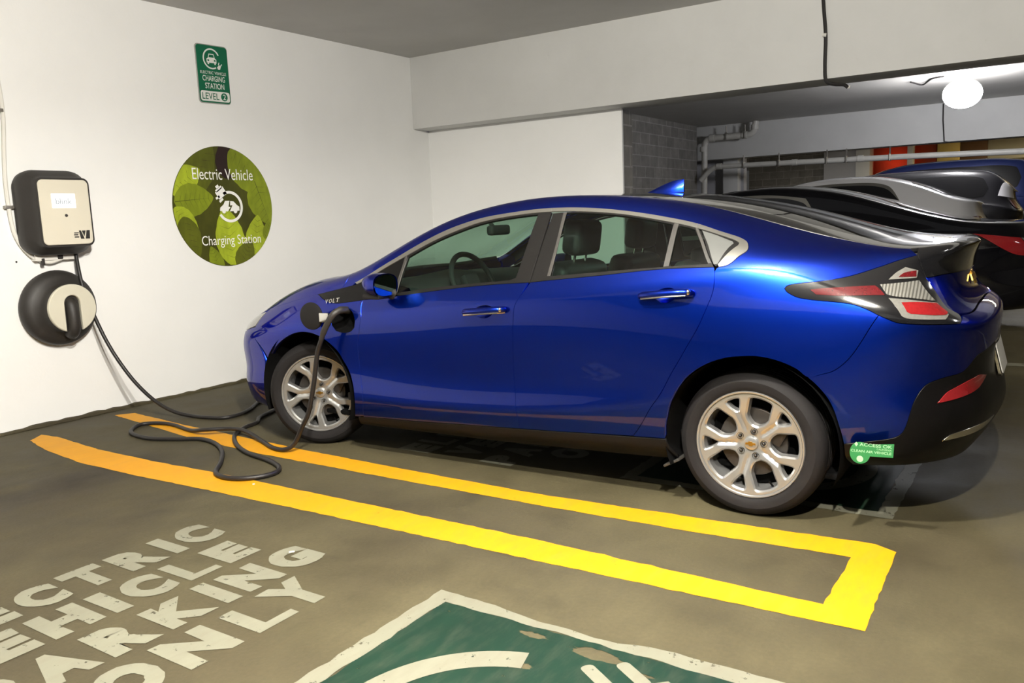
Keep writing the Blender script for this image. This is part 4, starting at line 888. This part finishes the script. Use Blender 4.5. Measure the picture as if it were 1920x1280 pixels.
def ev_box(y1,label,wid=1.28,worn=False):
    x0,x1=1.958,3.235;y0=y1-wid
    o=empty('floor_symbol',((x0+x1)/2,(y0+y1)/2,0));tag(o,label,'floor marking');O=Vector(o.location)
    def fl(nm,polys,mat,z):
        mb=MB()
        for loops in polys:
            vs,T=poly_mesh(loops);mb.add([(x-O.x,y-O.y,z) for x,y in vs],[tuple(t) for t in T])
        return mb.build(nm,mat,o,smooth=False)
    t=.068
    fl('green_field',[[wob([(x0+t,y0+t),(x1-t,y0+t),(x1-t,y1-t),(x0+t,y1-t)],.002)]+([blob(2.655,y1-.125,.085,.030),blob(2.42,y1-.115,.05,.016),blob(2.50,y1-.285,.022,.014),blob(2.83,y1-.16,.03,.008)] if worn else [])],'green_floor_paint',.0015)
    fl('white_border',[[wob([(x0,y0),(x1,y0),(x1,y1)]+([(2.82,y1-.004),(2.74,y1-.012),(2.68,y1-.036),(2.60,y1-.040),(2.50,y1-.028),(2.40,y1-.034),(2.30,y1-.020),(2.2,y1-.006)] if worn else [])+[(x0,y1)],.003),wob([(x0+t,y0+t),(x1-t,y0+t),(x1-t,y1-t),(x0+t,y1-t)],.003)]],'white_floor_paint',.0022)
    cx,cy=2.60,y1-.665
    # ring: up on the symbol is -x, right is +y ; open at the lower right
    P=[]
    A=[math.radians(a) for a in range(-60,-341,-5)]
    A=[math.radians(a) for a in np.arange(73,360-38,5)]
    # angle measured from +y towards -x
    for a in A:P.append((cx-.465*math.sin(a),cy+.465*math.cos(a)))
    A2=A[::-1]
    A=[math.radians(a) for a in np.arange(16,300,4)]
    P=[(cx-.465*math.sin(a),cy+.465*math.cos(a)) for a in A]+[(cx-.375*math.sin(a),cy+.375*math.cos(a)) for a in A[::-1]]
    polys=[[P]]
    # plug with two prongs
    pc=(cx+.26,cy+.40)
    for s in ((2.655,-2.232),(2.740,-2.168)):
        ax,ay=s[0],s[1]+(y1+2.035);dx,dy=.118,-.075
        l=math.hypot(dx,dy);nx,ny=-dy/l*.022,dx/l*.022
        polys.append([rounded([(ax+nx,ay+ny),(ax-nx,ay-ny),(ax+dx-nx,ay+dy-ny),(ax+dx+nx,ay+dy+ny)],.02)])
    q=y1+2.035
    polys.append([[(2.74,-2.34+q),(2.90,-2.19+q),(2.99,-2.24+q),(3.0,-2.36+q),(2.93,-2.44+q),(2.80,-2.43+q)]])
    # little car front
    polys.append([[(cx+.16,cy-.20),(cx-.02,cy-.20),(cx-.16,cy-.13),(cx-.16,cy+.13),(cx-.02,cy+.20),(cx+.16,cy+.20)],[(cx-.03,cy-.14),(cx-.03,cy+.14),(cx-.12,cy+.10),(cx-.12,cy-.10)]])
    fl('charging_symbol',polys,'white_floor_paint',.003)
ev_box(-2.035,'green floor square with white border and charging symbol in the near empty stall',worn=True)
ev_box(.705,'green floor square with white border in the shadow under the blue car')
tag(flat('stall_line',[[wob([(2.2,3.30),(7.0,3.30),(7.0,3.42),(2.2,3.42)],.004)]],'white_floor_paint'),'white stall line on the floor between the blue car and the black sedan','floor marking')
# small litter
for k,(x,y,dx,dy) in enumerate([(1.19,-2.055,.022,.010),(.30,-1.52,.012,.010)]):
    mb=MB();mb.box((x,y,.003),(dx,dy,.004),.001,Matrix.Rotation(.8,4,'Z'));tag(mb.build('paper_scrap','sign_white'),['tiny white scrap on the floor beside the painted word PARKING','tiny white scrap on the floor beside the cable loop'][k],'litter')
# ---------------------------------------------------------------- charger on the wall
XW=-2.2
ch=empty('vehicle_charger',(XW,-1.115,1.495));tag(ch,'black wall charger with cream front panel and lit screen','charger')
def loft(rings,closed_end=True):
    n=len(rings[0]);V=[p for r in rings for p in r];F=[(i*n+k,i*n+(k+1)%n,(i+1)*n+(k+1)%n,(i+1)*n+k) for i in range(len(rings)-1) for k in range(n)]
    F.append(tuple(range(n))[::-1]);F.append(tuple((len(rings)-1)*n+k for k in range(n)));return V,F
def yz(P,x,dy=0,dz=0): return [(x,a+dy,b+dz) for a,b in P]
mb=MB();rg=[]
for x,w,h,r,cy,cz in ((.0,.42,.50,.09,-.005,.0),(.03,.46,.57,.11,-.005,-.0),(.09,.475,.585,.12,-.004,.0),(.13,.46,.57,.12,0,0),(.165,.40,.51,.09,.006,.0),(.19,.375,.475,.05,.01,.0),(.215,.372,.470,.045,.012,.0)):
    rg.append(yz(rrect(w,h,r,cy,cz,8),x))
V,F=loft(rg);mb.add(V,F);mb.build('housing','charger_black',ch,angle=55)
cf=lambda x,y,h:(h,x+.012,y)
mb=MB();mb.prism(rrect(.345,.443,.035,0,0,8),cf,.21,.224,.003);fp=mb.build('front_panel','charger_panel',ch)
mb=MB();mb.prism(rrect(.165,.098,.004,-.01,.078),cf,.222,.2255);sc=mb.build('screen','lcd_screen',fp)
mb=MB();text_box(mb,'blink',-.065,.045,.055,.095,lambda x,y,h:(.2262,x+.012,y));mb.build('screen_text','screen_text',sc)
mb=MB();mb.lathe([(0,.229),(.009,.229),(.0105,.224)],(0,.012-.002,-.022),(1,0,0),20);mb.build('indicator_button','grey_trim',fp)
mb=MB()
lx,lz=.035,-.185;W_,H_=.115,.058
g=lambda x,y,h:(.2255+h,lx+.012+x*W_,lz+y*H_)
mb.prism([(.02,.78),(.30,.78),(.30,.66),(.02,.66)],g,0,.002);mb.prism([(0,.56),(.26,.56),(.26,.42),(0,.42)],g,0,.002);mb.prism([(.02,.30),(.30,.30),(.30,.16),(.02,.16)],g,0,.002)
mb.prism([(.32,1),(.44,1),(.58,.25),(.62,.0),(.40,0)],g,0,.002)
mb.prism([(.50,.98),(.74,.98),(.63,.30)],g,0,.002)
mb.prism([(.80,1),(1.0,1),(.96,0),(.70,0)],g,0,.002)
mb.build('logo','text_dark',fp)
mb=MB();mb.box((.03,0,-.30),(.06,.30,.055),.004);mb.build('wall_bracket','white_plastic',ch)
mb=MB();mb.box((.05,-.10,-.335),(.025,.022,.05),.004);mb.box((.045,.02,-.29),(.05,.035,.06),.004);mb.build('strain_relief','charger_black',ch)
mb=MB()
for y,z in ((-.25,-.325),(-.065,-.325),(.045,-.325)): mb.lathe([(0,.004),(.006,.003),(.007,0)],(0,y,z),(1,0,0),10)
mb.build('screw','black_plastic',ch)
cd=empty('conduit',(XW,-1.36,1.4));tag(cd,'thin white conduit running down the wall edge into the charger bottom','conduit')
pts=[(.02,-.02,1.69),(.02,.0,1.2),(.02,.02,.80),(.02,-.005,.5),(.02,-.02,.30),(.02,-.015,.05),(.02,.015,-.09),(.03,.09,-.20),(.04,.19,-.245),(.045,.28,-.225)]
mb=MB();mb.tube(catmull(pts,6),.0135,10);mb.build('tube','white_plastic',cd)
for y,z in ((-.012,.78),(-.02,.14)):
    mb=MB();mb.box((.02,y,z),(.035,.06,.022),.004);mb.build('clamp','steel_bracket',cd)
# cable holder
hd=empty('cable_holder',(XW,-1.14,.83));tag(hd,'round black cable holder with a cream horseshoe face below the charger','cable holder')
mb=MB();mb.lathe([(.235,0),(.262,.02),(.268,.05),(.255,.085),(.215,.105),(.175,.125),(.160,.15),(.160,.175),(.150,.19),(0,.19)],(0,0,0),(1,0,0),56);mb.build('drum','charger_black',hd,angle=50)
ring=[];
for k in range(49):
    a=math.radians(-90+22+k*(360-44)/48);ring.append((.168*math.cos(a),.168*math.sin(a)))
sl=[(.055,-.155)]+[]
inn=[]
for k in range(13):
    a=math.radians(180*k/12);inn.append((.056*math.cos(a),.035+.056*math.sin(a)))
poly=ring[::-1]+[(.056,-.158)][:0]
ring=[(.168*math.cos(math.radians(a)),.168*math.sin(math.radians(a))) for a in np.arange(-70,250.1,5)]
poly=ring+[(-.058,-.150)]+inn[::-1]+[(.058,-.150)]
mb=MB();mb.prism(poly,lambda x,y,h:(h,x+.012,y),.19,.215,.005);mb.build('horseshoe_face','holder_ring',hd)
mb=MB();mb.tube(catmull([(.16,.012,.045),(.19,.012,.01),(.20,.012,-.06),(.19,.012,-.15),(.15,.012,-.185)],5),[.045]*21,14);mb.build('hook','charger_black',hd,angle=60)
# charging cable
cb=empty('charging_cable',(XW,-1.0,1.2));tag(cb,'long black charging cable looping on the floor from the charger to the car','cable')
O=Vector((XW,-1.0,1.2))
floorp=[(-.88,-.50),(-.775,-.61),(-.742,-.734),(-.684,-.835),(-.591,-.943),(-.389,-1.077),(-.18,-1.162),(.039,-1.206),(.203,-1.267),(.274,-1.344),(.265,-1.435),(.186,-1.517),(.077,-1.539),(-.039,-1.499),(-.178,-1.36),(-.373,-1.203),(-.566,-1.105),(-.749,-1.077),(-.895,-1.145),(-1.076,-1.215),(-1.279,-1.204),(-1.413,-1.14),(-1.508,-1.018),(-1.439,-.936),(-1.279,-.914),(-1.026,-.961),(-.853,-.975),(-.723,-.884),(-.569,-.873),(-.331,-.937),(-.14,-1.013)]
P=[(-2.14,-.98,1.23),(-2.130,-0.985,1.180),(-2.085,-0.999,1.043),(-2.050,-0.995,0.908),(-2.030,-0.952,0.734),(-1.970,-0.922,0.565),(-1.900,-0.880,0.405),(-1.8,-.835,.253),(-1.66,-.785,.12),(-1.52,-.735,.045),(-1.397,-.681,.015),(-1.25,-.665,.015),(-1.12,-.62,.015),(-1.10,-.50,.015),(-1.17,-.344,.015),(-1.29,-.18,.015),(-1.31,-.04,.015),(-1.2,.0,.015),(-1.06,-.12,.015),(-.95,-.33,.015)
]
for i,(x,y) in enumerate(floorp):
    z=.015
    if 26<=i<=28:z=.040
    P.append((x,y,z))
P+=[(-.03,-1.02,.02),(.03,-.995,.055),(.105,-.99,.165),(.165,-.99,.25),(.20,-.99,.34),(.235,-.99,.45),(.258,-.99,.54),(.285,-.99,.63),(.330,-.99,.712)]
C=catmull(P,6)
mb=MB();mb.tube([Vector(p)-O for p in C],.0135,10);mb.build('cord','cable_rubber',cb,angle=60)
mb=MB();mb.tube([Vector(p)-O for p in catmull([(.322,-.992,.700),(.36,-.995,.76),(.41,-.985,.83),(.43,-.955,.855),(.43,-.92,.858),(.42,-.86,.85)],5)],[.0145]*3+[.0175]*6+[.019]*8+[.021]*9,12);mb.build('connector','charger_black',cb,angle=60)
# ---------------------------------------------------------------- signs
sg=empty('charging_sign',(XW,.38,2.62));tag(sg,'small green metal sign reading CHARGING STATION high on the wall','sign')
w_,h_=.318,.475
T=lambda x,y,h:(h,x,y+x*.02)
mb=MB();mb.prism(rrect(w_,h_,.03),T,.0,.006,.001);mb.build('plate','sign_aluminium',sg)
mb=MB();mb.prism(rrect(w_-.014,h_-.014,.026,.003),T,.006,.0068);mb.build('green_face','sign_green',sg)
mb=MB();z=.0075
def arc(cx,cy,r0,r1,a0,a1,n=40):
    A=[math.radians(a0+(a1-a0)*k/n) for k in range(n+1)]
    return [(cx+r1*math.cos(a),cy+r1*math.sin(a)) for a in A]+[(cx+r0*math.cos(a),cy+r0*math.sin(a)) for a in A[::-1]]
mb.prism(arc(-.005,.125,.072,.084,25,300),T,z-.0005,z)
cpoly=[(-.048,.092),(-.048,.122),(-.034,.132),(-.024,.165),(.024,.165),(.034,.132),(.048,.122),(.048,.092),(.040,.092),(.040,.080),(.026,.080),(.026,.092),(-.026,.092),(-.026,.080),(-.040,.080),(-.040,.092)]
mb.prism([(x-.005,y) for x,y in cpoly],T,z-.0005,z)
mb.prism([(.045,.062),(.066,.082),(.085,.072),(.072,.045),(.052,.045)],T,z-.0005,z)
for a,b in (((.066,.082),(.074,.102)),((.085,.072),(.100,.090))):
    dx,dy=b[0]-a[0],b[1]-a[1];l=math.hypot(dx,dy);nx,ny=-dy/l*.004,dx/l*.004;mb.prism([(a[0]+nx-.006,a[1]+ny),(a[0]-nx-.006,a[1]-ny),(b[0]-nx-.006,b[1]-ny),(b[0]+nx-.006,b[1]+ny)],T,z-.0005,z)
text_box(mb,'ELECTRIC VEHICLE',-.125,.128,.000,.024,lambda x,y,h:T(x,y,z),.004)
text_box(mb,'CHARGING',-.108,.112,-.057,-.012,lambda x,y,h:T(x,y,z),.008)
text_box(mb,'STATION',-.088,.100,-.118,-.072,lambda x,y,h:T(x,y,z),.008)
mb.prism(rrect(w_-.032,.082,.018,.004,-.178),T,z-.0005,z)
mb.build('white_legend','sign_white',sg)
mb=MB()
gx=lambda P:[(x-.005,y) for x,y in P]
mb.prism(gx([(-.026,.136),(-.019,.158),(.019,.158),(.026,.136)]),T,z,z+.0005)
for s in (-1,1): mb.prism([(s*.032-.005+.009*math.cos(2*PI*k/16),.112+.007*math.sin(2*PI*k/16)) for k in range(16)],T,z,z+.0005)
text_box(mb,'LEVEL',-.125,.040,-.205,-.152,lambda x,y,h:T(x,y,z+.0006),.008)
mb.prism([(.092+.033*math.cos(2*PI*k/30),-.178+.033*math.sin(2*PI*k/30)) for k in range(30)],T,z,z+.0006)
mb.build('green_legend','sign_green',sg)
mb=MB();text_box(mb,'2',.078,.107,-.200,-.156,lambda x,y,h:T(x,y,z+.0014),.012);mb.build('level_number','sign_white',sg)
rs=empty('round_sign',(XW,.385,1.53));tag(rs,'round leaf print sign reading Electric Vehicle Charging Station','sign')
R=.505
T2=lambda x,y,h:(h,x,y)
circle=[(R*math.cos(2*PI*k/90),R*math.sin(2*PI*k/90)) for k in range(90)]
mb=MB();mb.prism(circle,T2,0,.004,.0008);mb.build('disc','leaf_base',rs)
def clipc(P):
    out=[]
    for x,y in P:
        r=math.hypot(x,y);k=min(1,(R-.003)/r) if r>0 else 1;out.append((x*k,y*k))
    o2=[out[0]]
    for q in out[1:]:
        if math.hypot(q[0]-o2[-1][0],q[1]-o2[-1][1])>.004:o2.append(q)
    return o2
# leaves traced in the sign's own plane: centre, length, width, direction
def leaf(cx,cy,L,Wd,ang,tipw=1.0,n=26):
    P=[]
    a=math.radians(ang)
    for s in (1,-1):
        for k in range(n) if s>0 else range(n,0,-1):
            t=k/n;w=Wd*math.sin(PI*t**.8)**(.75)*(1+.02*math.sin(34*t*tipw));x=-L/2+L*t;y=s*w/2
            P.append((cx+x*math.cos(a)-y*math.sin(a),cy+x*math.sin(a)+y*math.cos(a)))
    return clipc(P)
def leafp(nm,mt,P,h):
    mb=MB();mb.prism(P,T2,h-.0005,h);o=mb.build(nm,mt,rs,smooth=False);return o
def veins(cx,cy,L,Wd,ang,h,mt):
    a=math.radians(ang);mb=MB();f=lambda x,y:(cx+x*math.cos(a)-y*math.sin(a),cy+x*math.sin(a)+y*math.cos(a))
    segs=[((-L*.48,0),(L*.46,0),.003)]
    for k in range(-3,4):
        x=k*L*.12;
        for s in (1,-1): segs.append(((x,0),(x+L*.10,s*Wd*.34),.0013))
    for p,q,w in segs:
        dx,dy=q[0]-p[0],q[1]-p[1];l=math.hypot(dx,dy);nx,ny=-dy/l*w,dx/l*w
        c=[f(p[0]+nx,p[1]+ny),f(p[0]-nx,p[1]-ny),f(*q)]
        if all(math.hypot(*z)<R-.01 for z in c): mb.add([T2(x,y,h) for x,y in c],[(0,1,2)])
    if mb.v: mb.build('leaf_vein',mt,rs,smooth=False)
LV=[(.05,.40,.34,.22,90,'leaf_shadow'),(-.22,.33,.52,.30,60,'leaf_dark'),(.28,.30,.55,.36,-52,'leaf_mid'),(-.38,.22,.36,.26,30,'leaf_light'),(-.30,.06,.38,.27,5,'leaf_mid'),(.40,.03,.42,.30,-70,'leaf_mid'),
    (-.40,-.11,.30,.18,-40,'leaf_light'),(-.37,-.27,.40,.22,-75,'leaf_dark'),(.02,-.25,.52,.30,98,'leaf_light'),(.30,-.28,.42,.24,80,'leaf_light'),(.17,-.42,.30,.20,60,'leaf_dark'),(.44,-.20,.20,.10,60,'leaf_mid'),(-.14,-.45,.26,.14,110,'leaf_mid')]
for i,(cx,cy,L,Wd,an,mt) in enumerate(LV):
    h=.0045+.0003*i;P=leaf(cx,cy,L,Wd,an);leafp('printed_leaf',mt,P,h)
    if mt!='leaf_shadow':veins(cx,cy,L,Wd,an,h+.00015,'leaf_base' if mt!='leaf_dark' else 'leaf_shadow')
hh=.0092;G2=lambda x,y,h:T2(x,y,hh)
mb=MB();text_box(mb,'Electric Vehicle',-.300,.312,.225,.318,G2);text_box(mb,'Charging Station',-.265,.345,-.345,-.240,lambda x,y,h:T2(x,y,hh))
mb.build('sign_lettering','text_white',rs)
mb=MB()
mb.prism(arc(.045,.0,.110,.134,-148,118,50),T2,hh-.0005,hh)
def q4(a,b,w):
    dx,dy=b[0]-a[0],b[1]-a[1];l=math.hypot(dx,dy);nx,ny=-dy/l*w,dx/l*w;return [(a[0]+nx,a[1]+ny),(a[0]-nx,a[1]-ny),(b[0]-nx,b[1]-ny),(b[0]+nx,b[1]+ny)]
mb.prism(q4((-.055,.145),(-.015,.085),.048),T2,hh-.0005,hh);mb.prism(q4((-.085,.128),(-.026,.168),.012),T2,hh-.0005,hh)
mb.prism(q4((-.060,.155),(-.075,.178),.016),T2,hh-.0005,hh)
for a,b in (((-.052,.088),(-.090,.066)),((-.020,.068),(-.055,.040))): mb.prism(q4(a,b,.010),T2,hh-.0005,hh)
mb.prism([(-.06,-.035),(-.055,-.008),(-.02,.018),(.0,.05),(.045,.05),(.030,.0),(.050,-.004),(.020,-.040)],T2,hh-.0005,hh)
mb.prism([(.052,.048),(.085,.045),(.120,.012),(.142,.0),(.142,-.035),(.040,-.040),(.072,.012),(.048,.010)],T2,hh-.0005,hh)
for x in (-.02,.098): mb.prism([(x+.019*math.cos(2*PI*k/18),-.038+.019*math.sin(2*PI*k/18)) for k in range(18)],T2,hh-.0006,hh-.0001)
mb.build('plug_symbol','text_white',rs)
# ---------------------------------------------------------------- the other parked cars
def lerp_profile(P,xs): P=sorted(P);return np.interp(xs,[p[0] for p in P],[p[1] for p in P])
def gen(prof,belt,Wd,low_s=1.0,tum=.40):
    X0,X1=prof[0][0],prof[-1][0];sx=(X1-X0)/4.50
    cp=P0.copy();c=P0[:,:,0];cp[:,:,0]=X0+(c+.93)*sx
    cp[:,:,1]*=Wd/.905;yg=np.array(YG)*Wd/.905
    for r in range(7): cp[r,:,2]=P0[r,:,2]*low_s
    for r in range(7,12):
        if r==11: cp[r,:,0]=np.clip(cp[r,:,0],X0+.02,X1-.02)
        for i in range(20):
            x=cp[r,i,0];zc=float(lerp_profile(prof,x));zb=float(lerp_profile(belt,x));d=max(0,zc-zb)
            cab=min(1,d/.18)
            fr={7:0,8:.80,9:.955,10:.99,11:1}[r];z=zb+(zc-zb)*(fr if zc>zb else 1)
            yh=yg[i]*.955;yi=yh-tum*max(0,(zb+.8*d)-zb) - .02;yj=yi-.11-.05*(1-cab)
            y={7:yh,8:yi,9:yj,10:.42*yg[i]*.8,11:0}[r]
            if zc<=zb+.0 : z=zc-{7:.045,8:.025,9:.012,10:.003,11:0}[r]
            cp[r,i,1]=max(0,min(y,yg[i]));cp[r,i,2]=z
    q=cp.copy()
    for _ in range(2): q=q+.6*(cp-ev(q,_U,_V))
    q[:,0,1]=0;q[:,-1,1]=0;q[-1,:,1]=0
    return q
def other(name,loc,label,prof,belt,Wd,paint,win,rear,tails,tum=.40,wheels=(-.05,2.75),low_s=1.0,chrome=True,plate=True):
    o=empty(name,(loc[0],loc[1],fz(loc[1])));tag(o,label,'car')
    sf=Surf(gen(prof,belt,Wd,low_s,tum));kw=dict(sf=sf,depth=0,gap=0,sp=.05)
    def arch(xc):
        # arch outline on this surface
        us=np.linspace(0,19,200);xs=sf.S(us,np.full(200,3.5))[:,0];out=[]
        for k in range(15):
            a=PI*k/14;x=xc-.37*math.cos(a);z=.33*low_s+.37*math.sin(a)
            u=float(np.interp(x,xs,us));vv=np.linspace(.3,6.5,80);zz=sf.S(np.full(80,u),vv)[:,2];out.append((u,float(np.interp(z,zz,vv))))
        return out
    a1=arch(wheels[0]);a2=arch(wheels[1])
    panel('body_shell',[[(0,.3),(a1[0][0]-.01,.3)]+a1+[(a1[-1][0]+.01,.3),(a2[0][0]-.01,.3)]+a2+[(a2[-1][0]+.01,.3),(19,.3),(19,11),(0,11)]],paint,o,mode='center',**{**kw,'isp':(.2,.2)})
    for w in win:
        if chrome: panel('chrome_trim',[[tuple(np.array(p)+d) for p,d in zip(w[0],w[1])]],'brushed_trim',o,off=.003,**{**kw,'sp':.03})
        panel('side_window',[w[0]],GB,o,off=.007,**{**kw,'sp':.03})
    if rear: panel('rear_window',[rear],'rear_dark_glass' if 0 else GB,o,mode='center',off=.006,**kw)
    ws=[(6.35,9.3),(7.2,9.25),(8.4,9.25),(8.7,11),(6.0,11)];panel('windshield',[ws],GB,o,mode='center',off=.006,**kw)
    for t,mt in tails: panel('tail_light',[t],mt,o,off=.008,**{**kw,'sp':.03})
    panel('headlight',[[(2.0,6.2),(3.4,6.4),(4.0,7.0),(3.0,7.2)]],'lens_reflector',o,off=.006,**kw)
    for xc in wheels:
        for s in (1,-1):
            w=empty('wheel',(xc,-s*(Wd-.10),.325),(0,0,0 if s>0 else PI));w.parent=o
            mb=MB();mb.lathe([(.22,.01),(.26,-.012),(.30,-.006),(.318,.02),(.32,.18),(.29,.2),(.22,.19)],(0,0,0),(0,1,0),40,caps=False);mb.build('tyre','tyre_rubber',w)
            mb=MB();mb.lathe([(0,.03),(.05,.02),(.17,.03),(.20,.0),(.222,.0),(.222,.1)],(0,0,0),(0,1,0),40,caps=False);mb.build('rim','satin_aluminium',w)
    mb=MB();mb.box(((wheels[0]+wheels[1])/2,0,.24),(wheels[1]-wheels[0]+1.2,Wd*1.5,.06),.01);mb.build('underbody','dark_void',o)
    for s in (1,-1):
        p,n=sf.S(7.0,7.35),sf.nr(7.0,7.35);mb=MB();mb.sphere((p[0],(p[1]-.10)*s,p[2]+.0),.08,16,(.7,1.25,.75));mb.build('side_mirror',paint,o)
        if plate and s==1:
            e=sf.S(19,4.9);mb=MB();mb.prism(rrect(.30,.15,.01),lambda x,y,h:(e[0]+.012+h,x,e[2]+y),0,.004);mb.build('license_plate','plate_white',o)
    return o,sf
def wgrow(w,d=.10):
    W2=np.array(w);c=W2.mean(0);out=[]
    for p in W2: out.append(((p[0]-c[0])*.02+np.sign(p[0]-c[0])*.05,np.sign(p[1]-c[1])*.14))
    return out
w1=[(6.7,7.25),(8.0,7.2),(10,7.2),(12.2,7.25),(13.1,7.5),(12.4,7.95),(11,8.05),(9,8.05),(7.9,8.0)]
# black sedan next to the blue car
wb=[(6.7,7.25),(8.0,7.2),(9.6,7.25),(10.6,7.4),(10.2,7.9),(9,8.05),(7.9,8.0)]
black,bsf=other('car',(2.20,4.98),'black sedan with silver window trim parked next to the blue car',
 [(-3.75,.70),(-3.4,.88),(-2.9,.98),(-2.65,1.03),(-2.1,1.29),(-1.5,1.45),(-1.0,1.50),(-.5,1.475),(-.1,1.38),(.3,1.24),(.65,1.13),(.9,1.08),(1.42,1.06),(1.52,.95)],
 [(-3.75,.68),(-2.6,.88),(-1.0,.95),(.6,.99),(1.3,.98)],.92,'black_car_paint',[(wb,wgrow(wb))],[(12.2,9.5),(14.2,9.5),(14.9,11),(11.8,11)],
 [([(14.3,6.1),(16.0,6.3),(16.2,4.8),(15.6,4.9),(14.9,5.4)],'bright_red_lens'),([(16.03,6.3),(17.0,6.3),(17.0,4.9),(16.23,4.8)],'lens_reflector')],wheels=(-2.85,.05))
silver,ssf=other('car',(1.58,7.6),'silver sedan with bright rear quarter parked second behind the blue car',
 [(-3.4,.70),(-2.9,.92),(-2.1,1.02),(-1.9,1.06),(-1.3,1.36),(-.6,1.54),(0,1.57),(.4,1.53),(.8,1.39),(1.10,1.25),(1.35,1.19),(1.5,1.05)],
 [(-3.4,.68),(-2.1,.90),(-1.0,.97),(.6,1.03),(1.5,1.0)],.92,'silver_car_paint',[(w1,wgrow(w1))],[(13.3,9.4),(15.0,9.4),(15.5,11),(12.9,11)],
 [([(15.9,6.9),(17.6,7.0),(18.3,6.6),(18.2,5.9),(16.4,5.9)],'bright_red_lens')],wheels=(-2.45,.45))
w2=[(6.7,7.2),(9,7.2),(12,7.2),(14.6,7.25),(15.0,7.6),(14.6,8.0),(12,8.05),(9,8.05),(7.9,7.95)]
suv,usf=other('car',(1.9,10.3),'dark utility vehicle with a highlight painted silver on its rear pillar, parked third behind the blue car',
 [(-3.2,.85),(-2.8,1.05),(-2.1,1.15),(-1.5,1.45),(-1.0,1.56),(-.3,1.61),(.5,1.60),(.95,1.56),(1.10,1.48),(1.3,1.25),(1.42,1.10)],
 [(-3.2,.80),(-2.0,1.02),(1.4,1.08)],.94,'dark_car_paint',[(w2,wgrow(w2))],[(16.6,9.2),(17.4,9.0),(18.4,9.3),(18.6,11),(16.6,11)],
 [([(15.6,7.3),(16.4,8.6),(17.3,8.6),(17.6,7.3)],'silver_car_paint'),([(16.6,7.1),(18.0,7.2),(18.2,6.2),(16.9,6.2)],'red_lens')],tum=.25,wheels=(-2.25,.55),low_s=1.12,chrome=False)  # first tail panel is a pillar highlight painted in silver, no lens
other('car',(2.2,12.0+1.0),'dark tall vehicle with roof rails beyond the utility vehicle',
 [(-3.2,.90),(-2.8,1.10),(-2.1,1.20),(-1.5,1.55),(-1.0,1.74),(-.3,1.79),(.6,1.78),(1.1,1.72),(1.25,1.6),(1.35,1.35),(1.42,1.15)],
 [(-3.2,.82),(-2.0,1.06),(1.4,1.12)],.95,'navy_car_paint',[(w2,wgrow(w2))],[(16.6,9.2),(17.4,9.0),(18.4,9.3),(18.6,11),(16.6,11)],[([(16.6,7.1),(18.0,7.2),(18.2,6.2),(16.9,6.2)],'bright_red_lens')],tum=.25,wheels=(-2.25,.55),low_s=1.15,chrome=False)
for k,(x,y,pt,lb) in enumerate([(2.5,15.7,'gold_car_paint','gold car parked far back in the row under the yellow light'),(2.7,18.4,'silver_car_paint','silver car farthest back in the parked row')]):
    other('car',(x,y),lb,[(-3.2,.85),(-2.8,1.05),(-2.1,1.15),(-1.5,1.45),(-1.0,1.60),(-.3,1.66),(.5,1.65),(.95,1.60),(1.10,1.52),(1.3,1.25),(1.42,1.10)],
     [(-3.2,.80),(-2.0,1.02),(1.4,1.08)],.94,pt,[(w2,wgrow(w2))],[(16.6,9.2),(17.4,9.0),(18.4,9.3),(18.6,11),(16.6,11)],[([(16.6,7.1),(18.0,7.2),(18.2,6.2),(16.9,6.2)],'bright_red_lens')],tum=.25,wheels=(-2.25,.55),low_s=1.1,chrome=False)
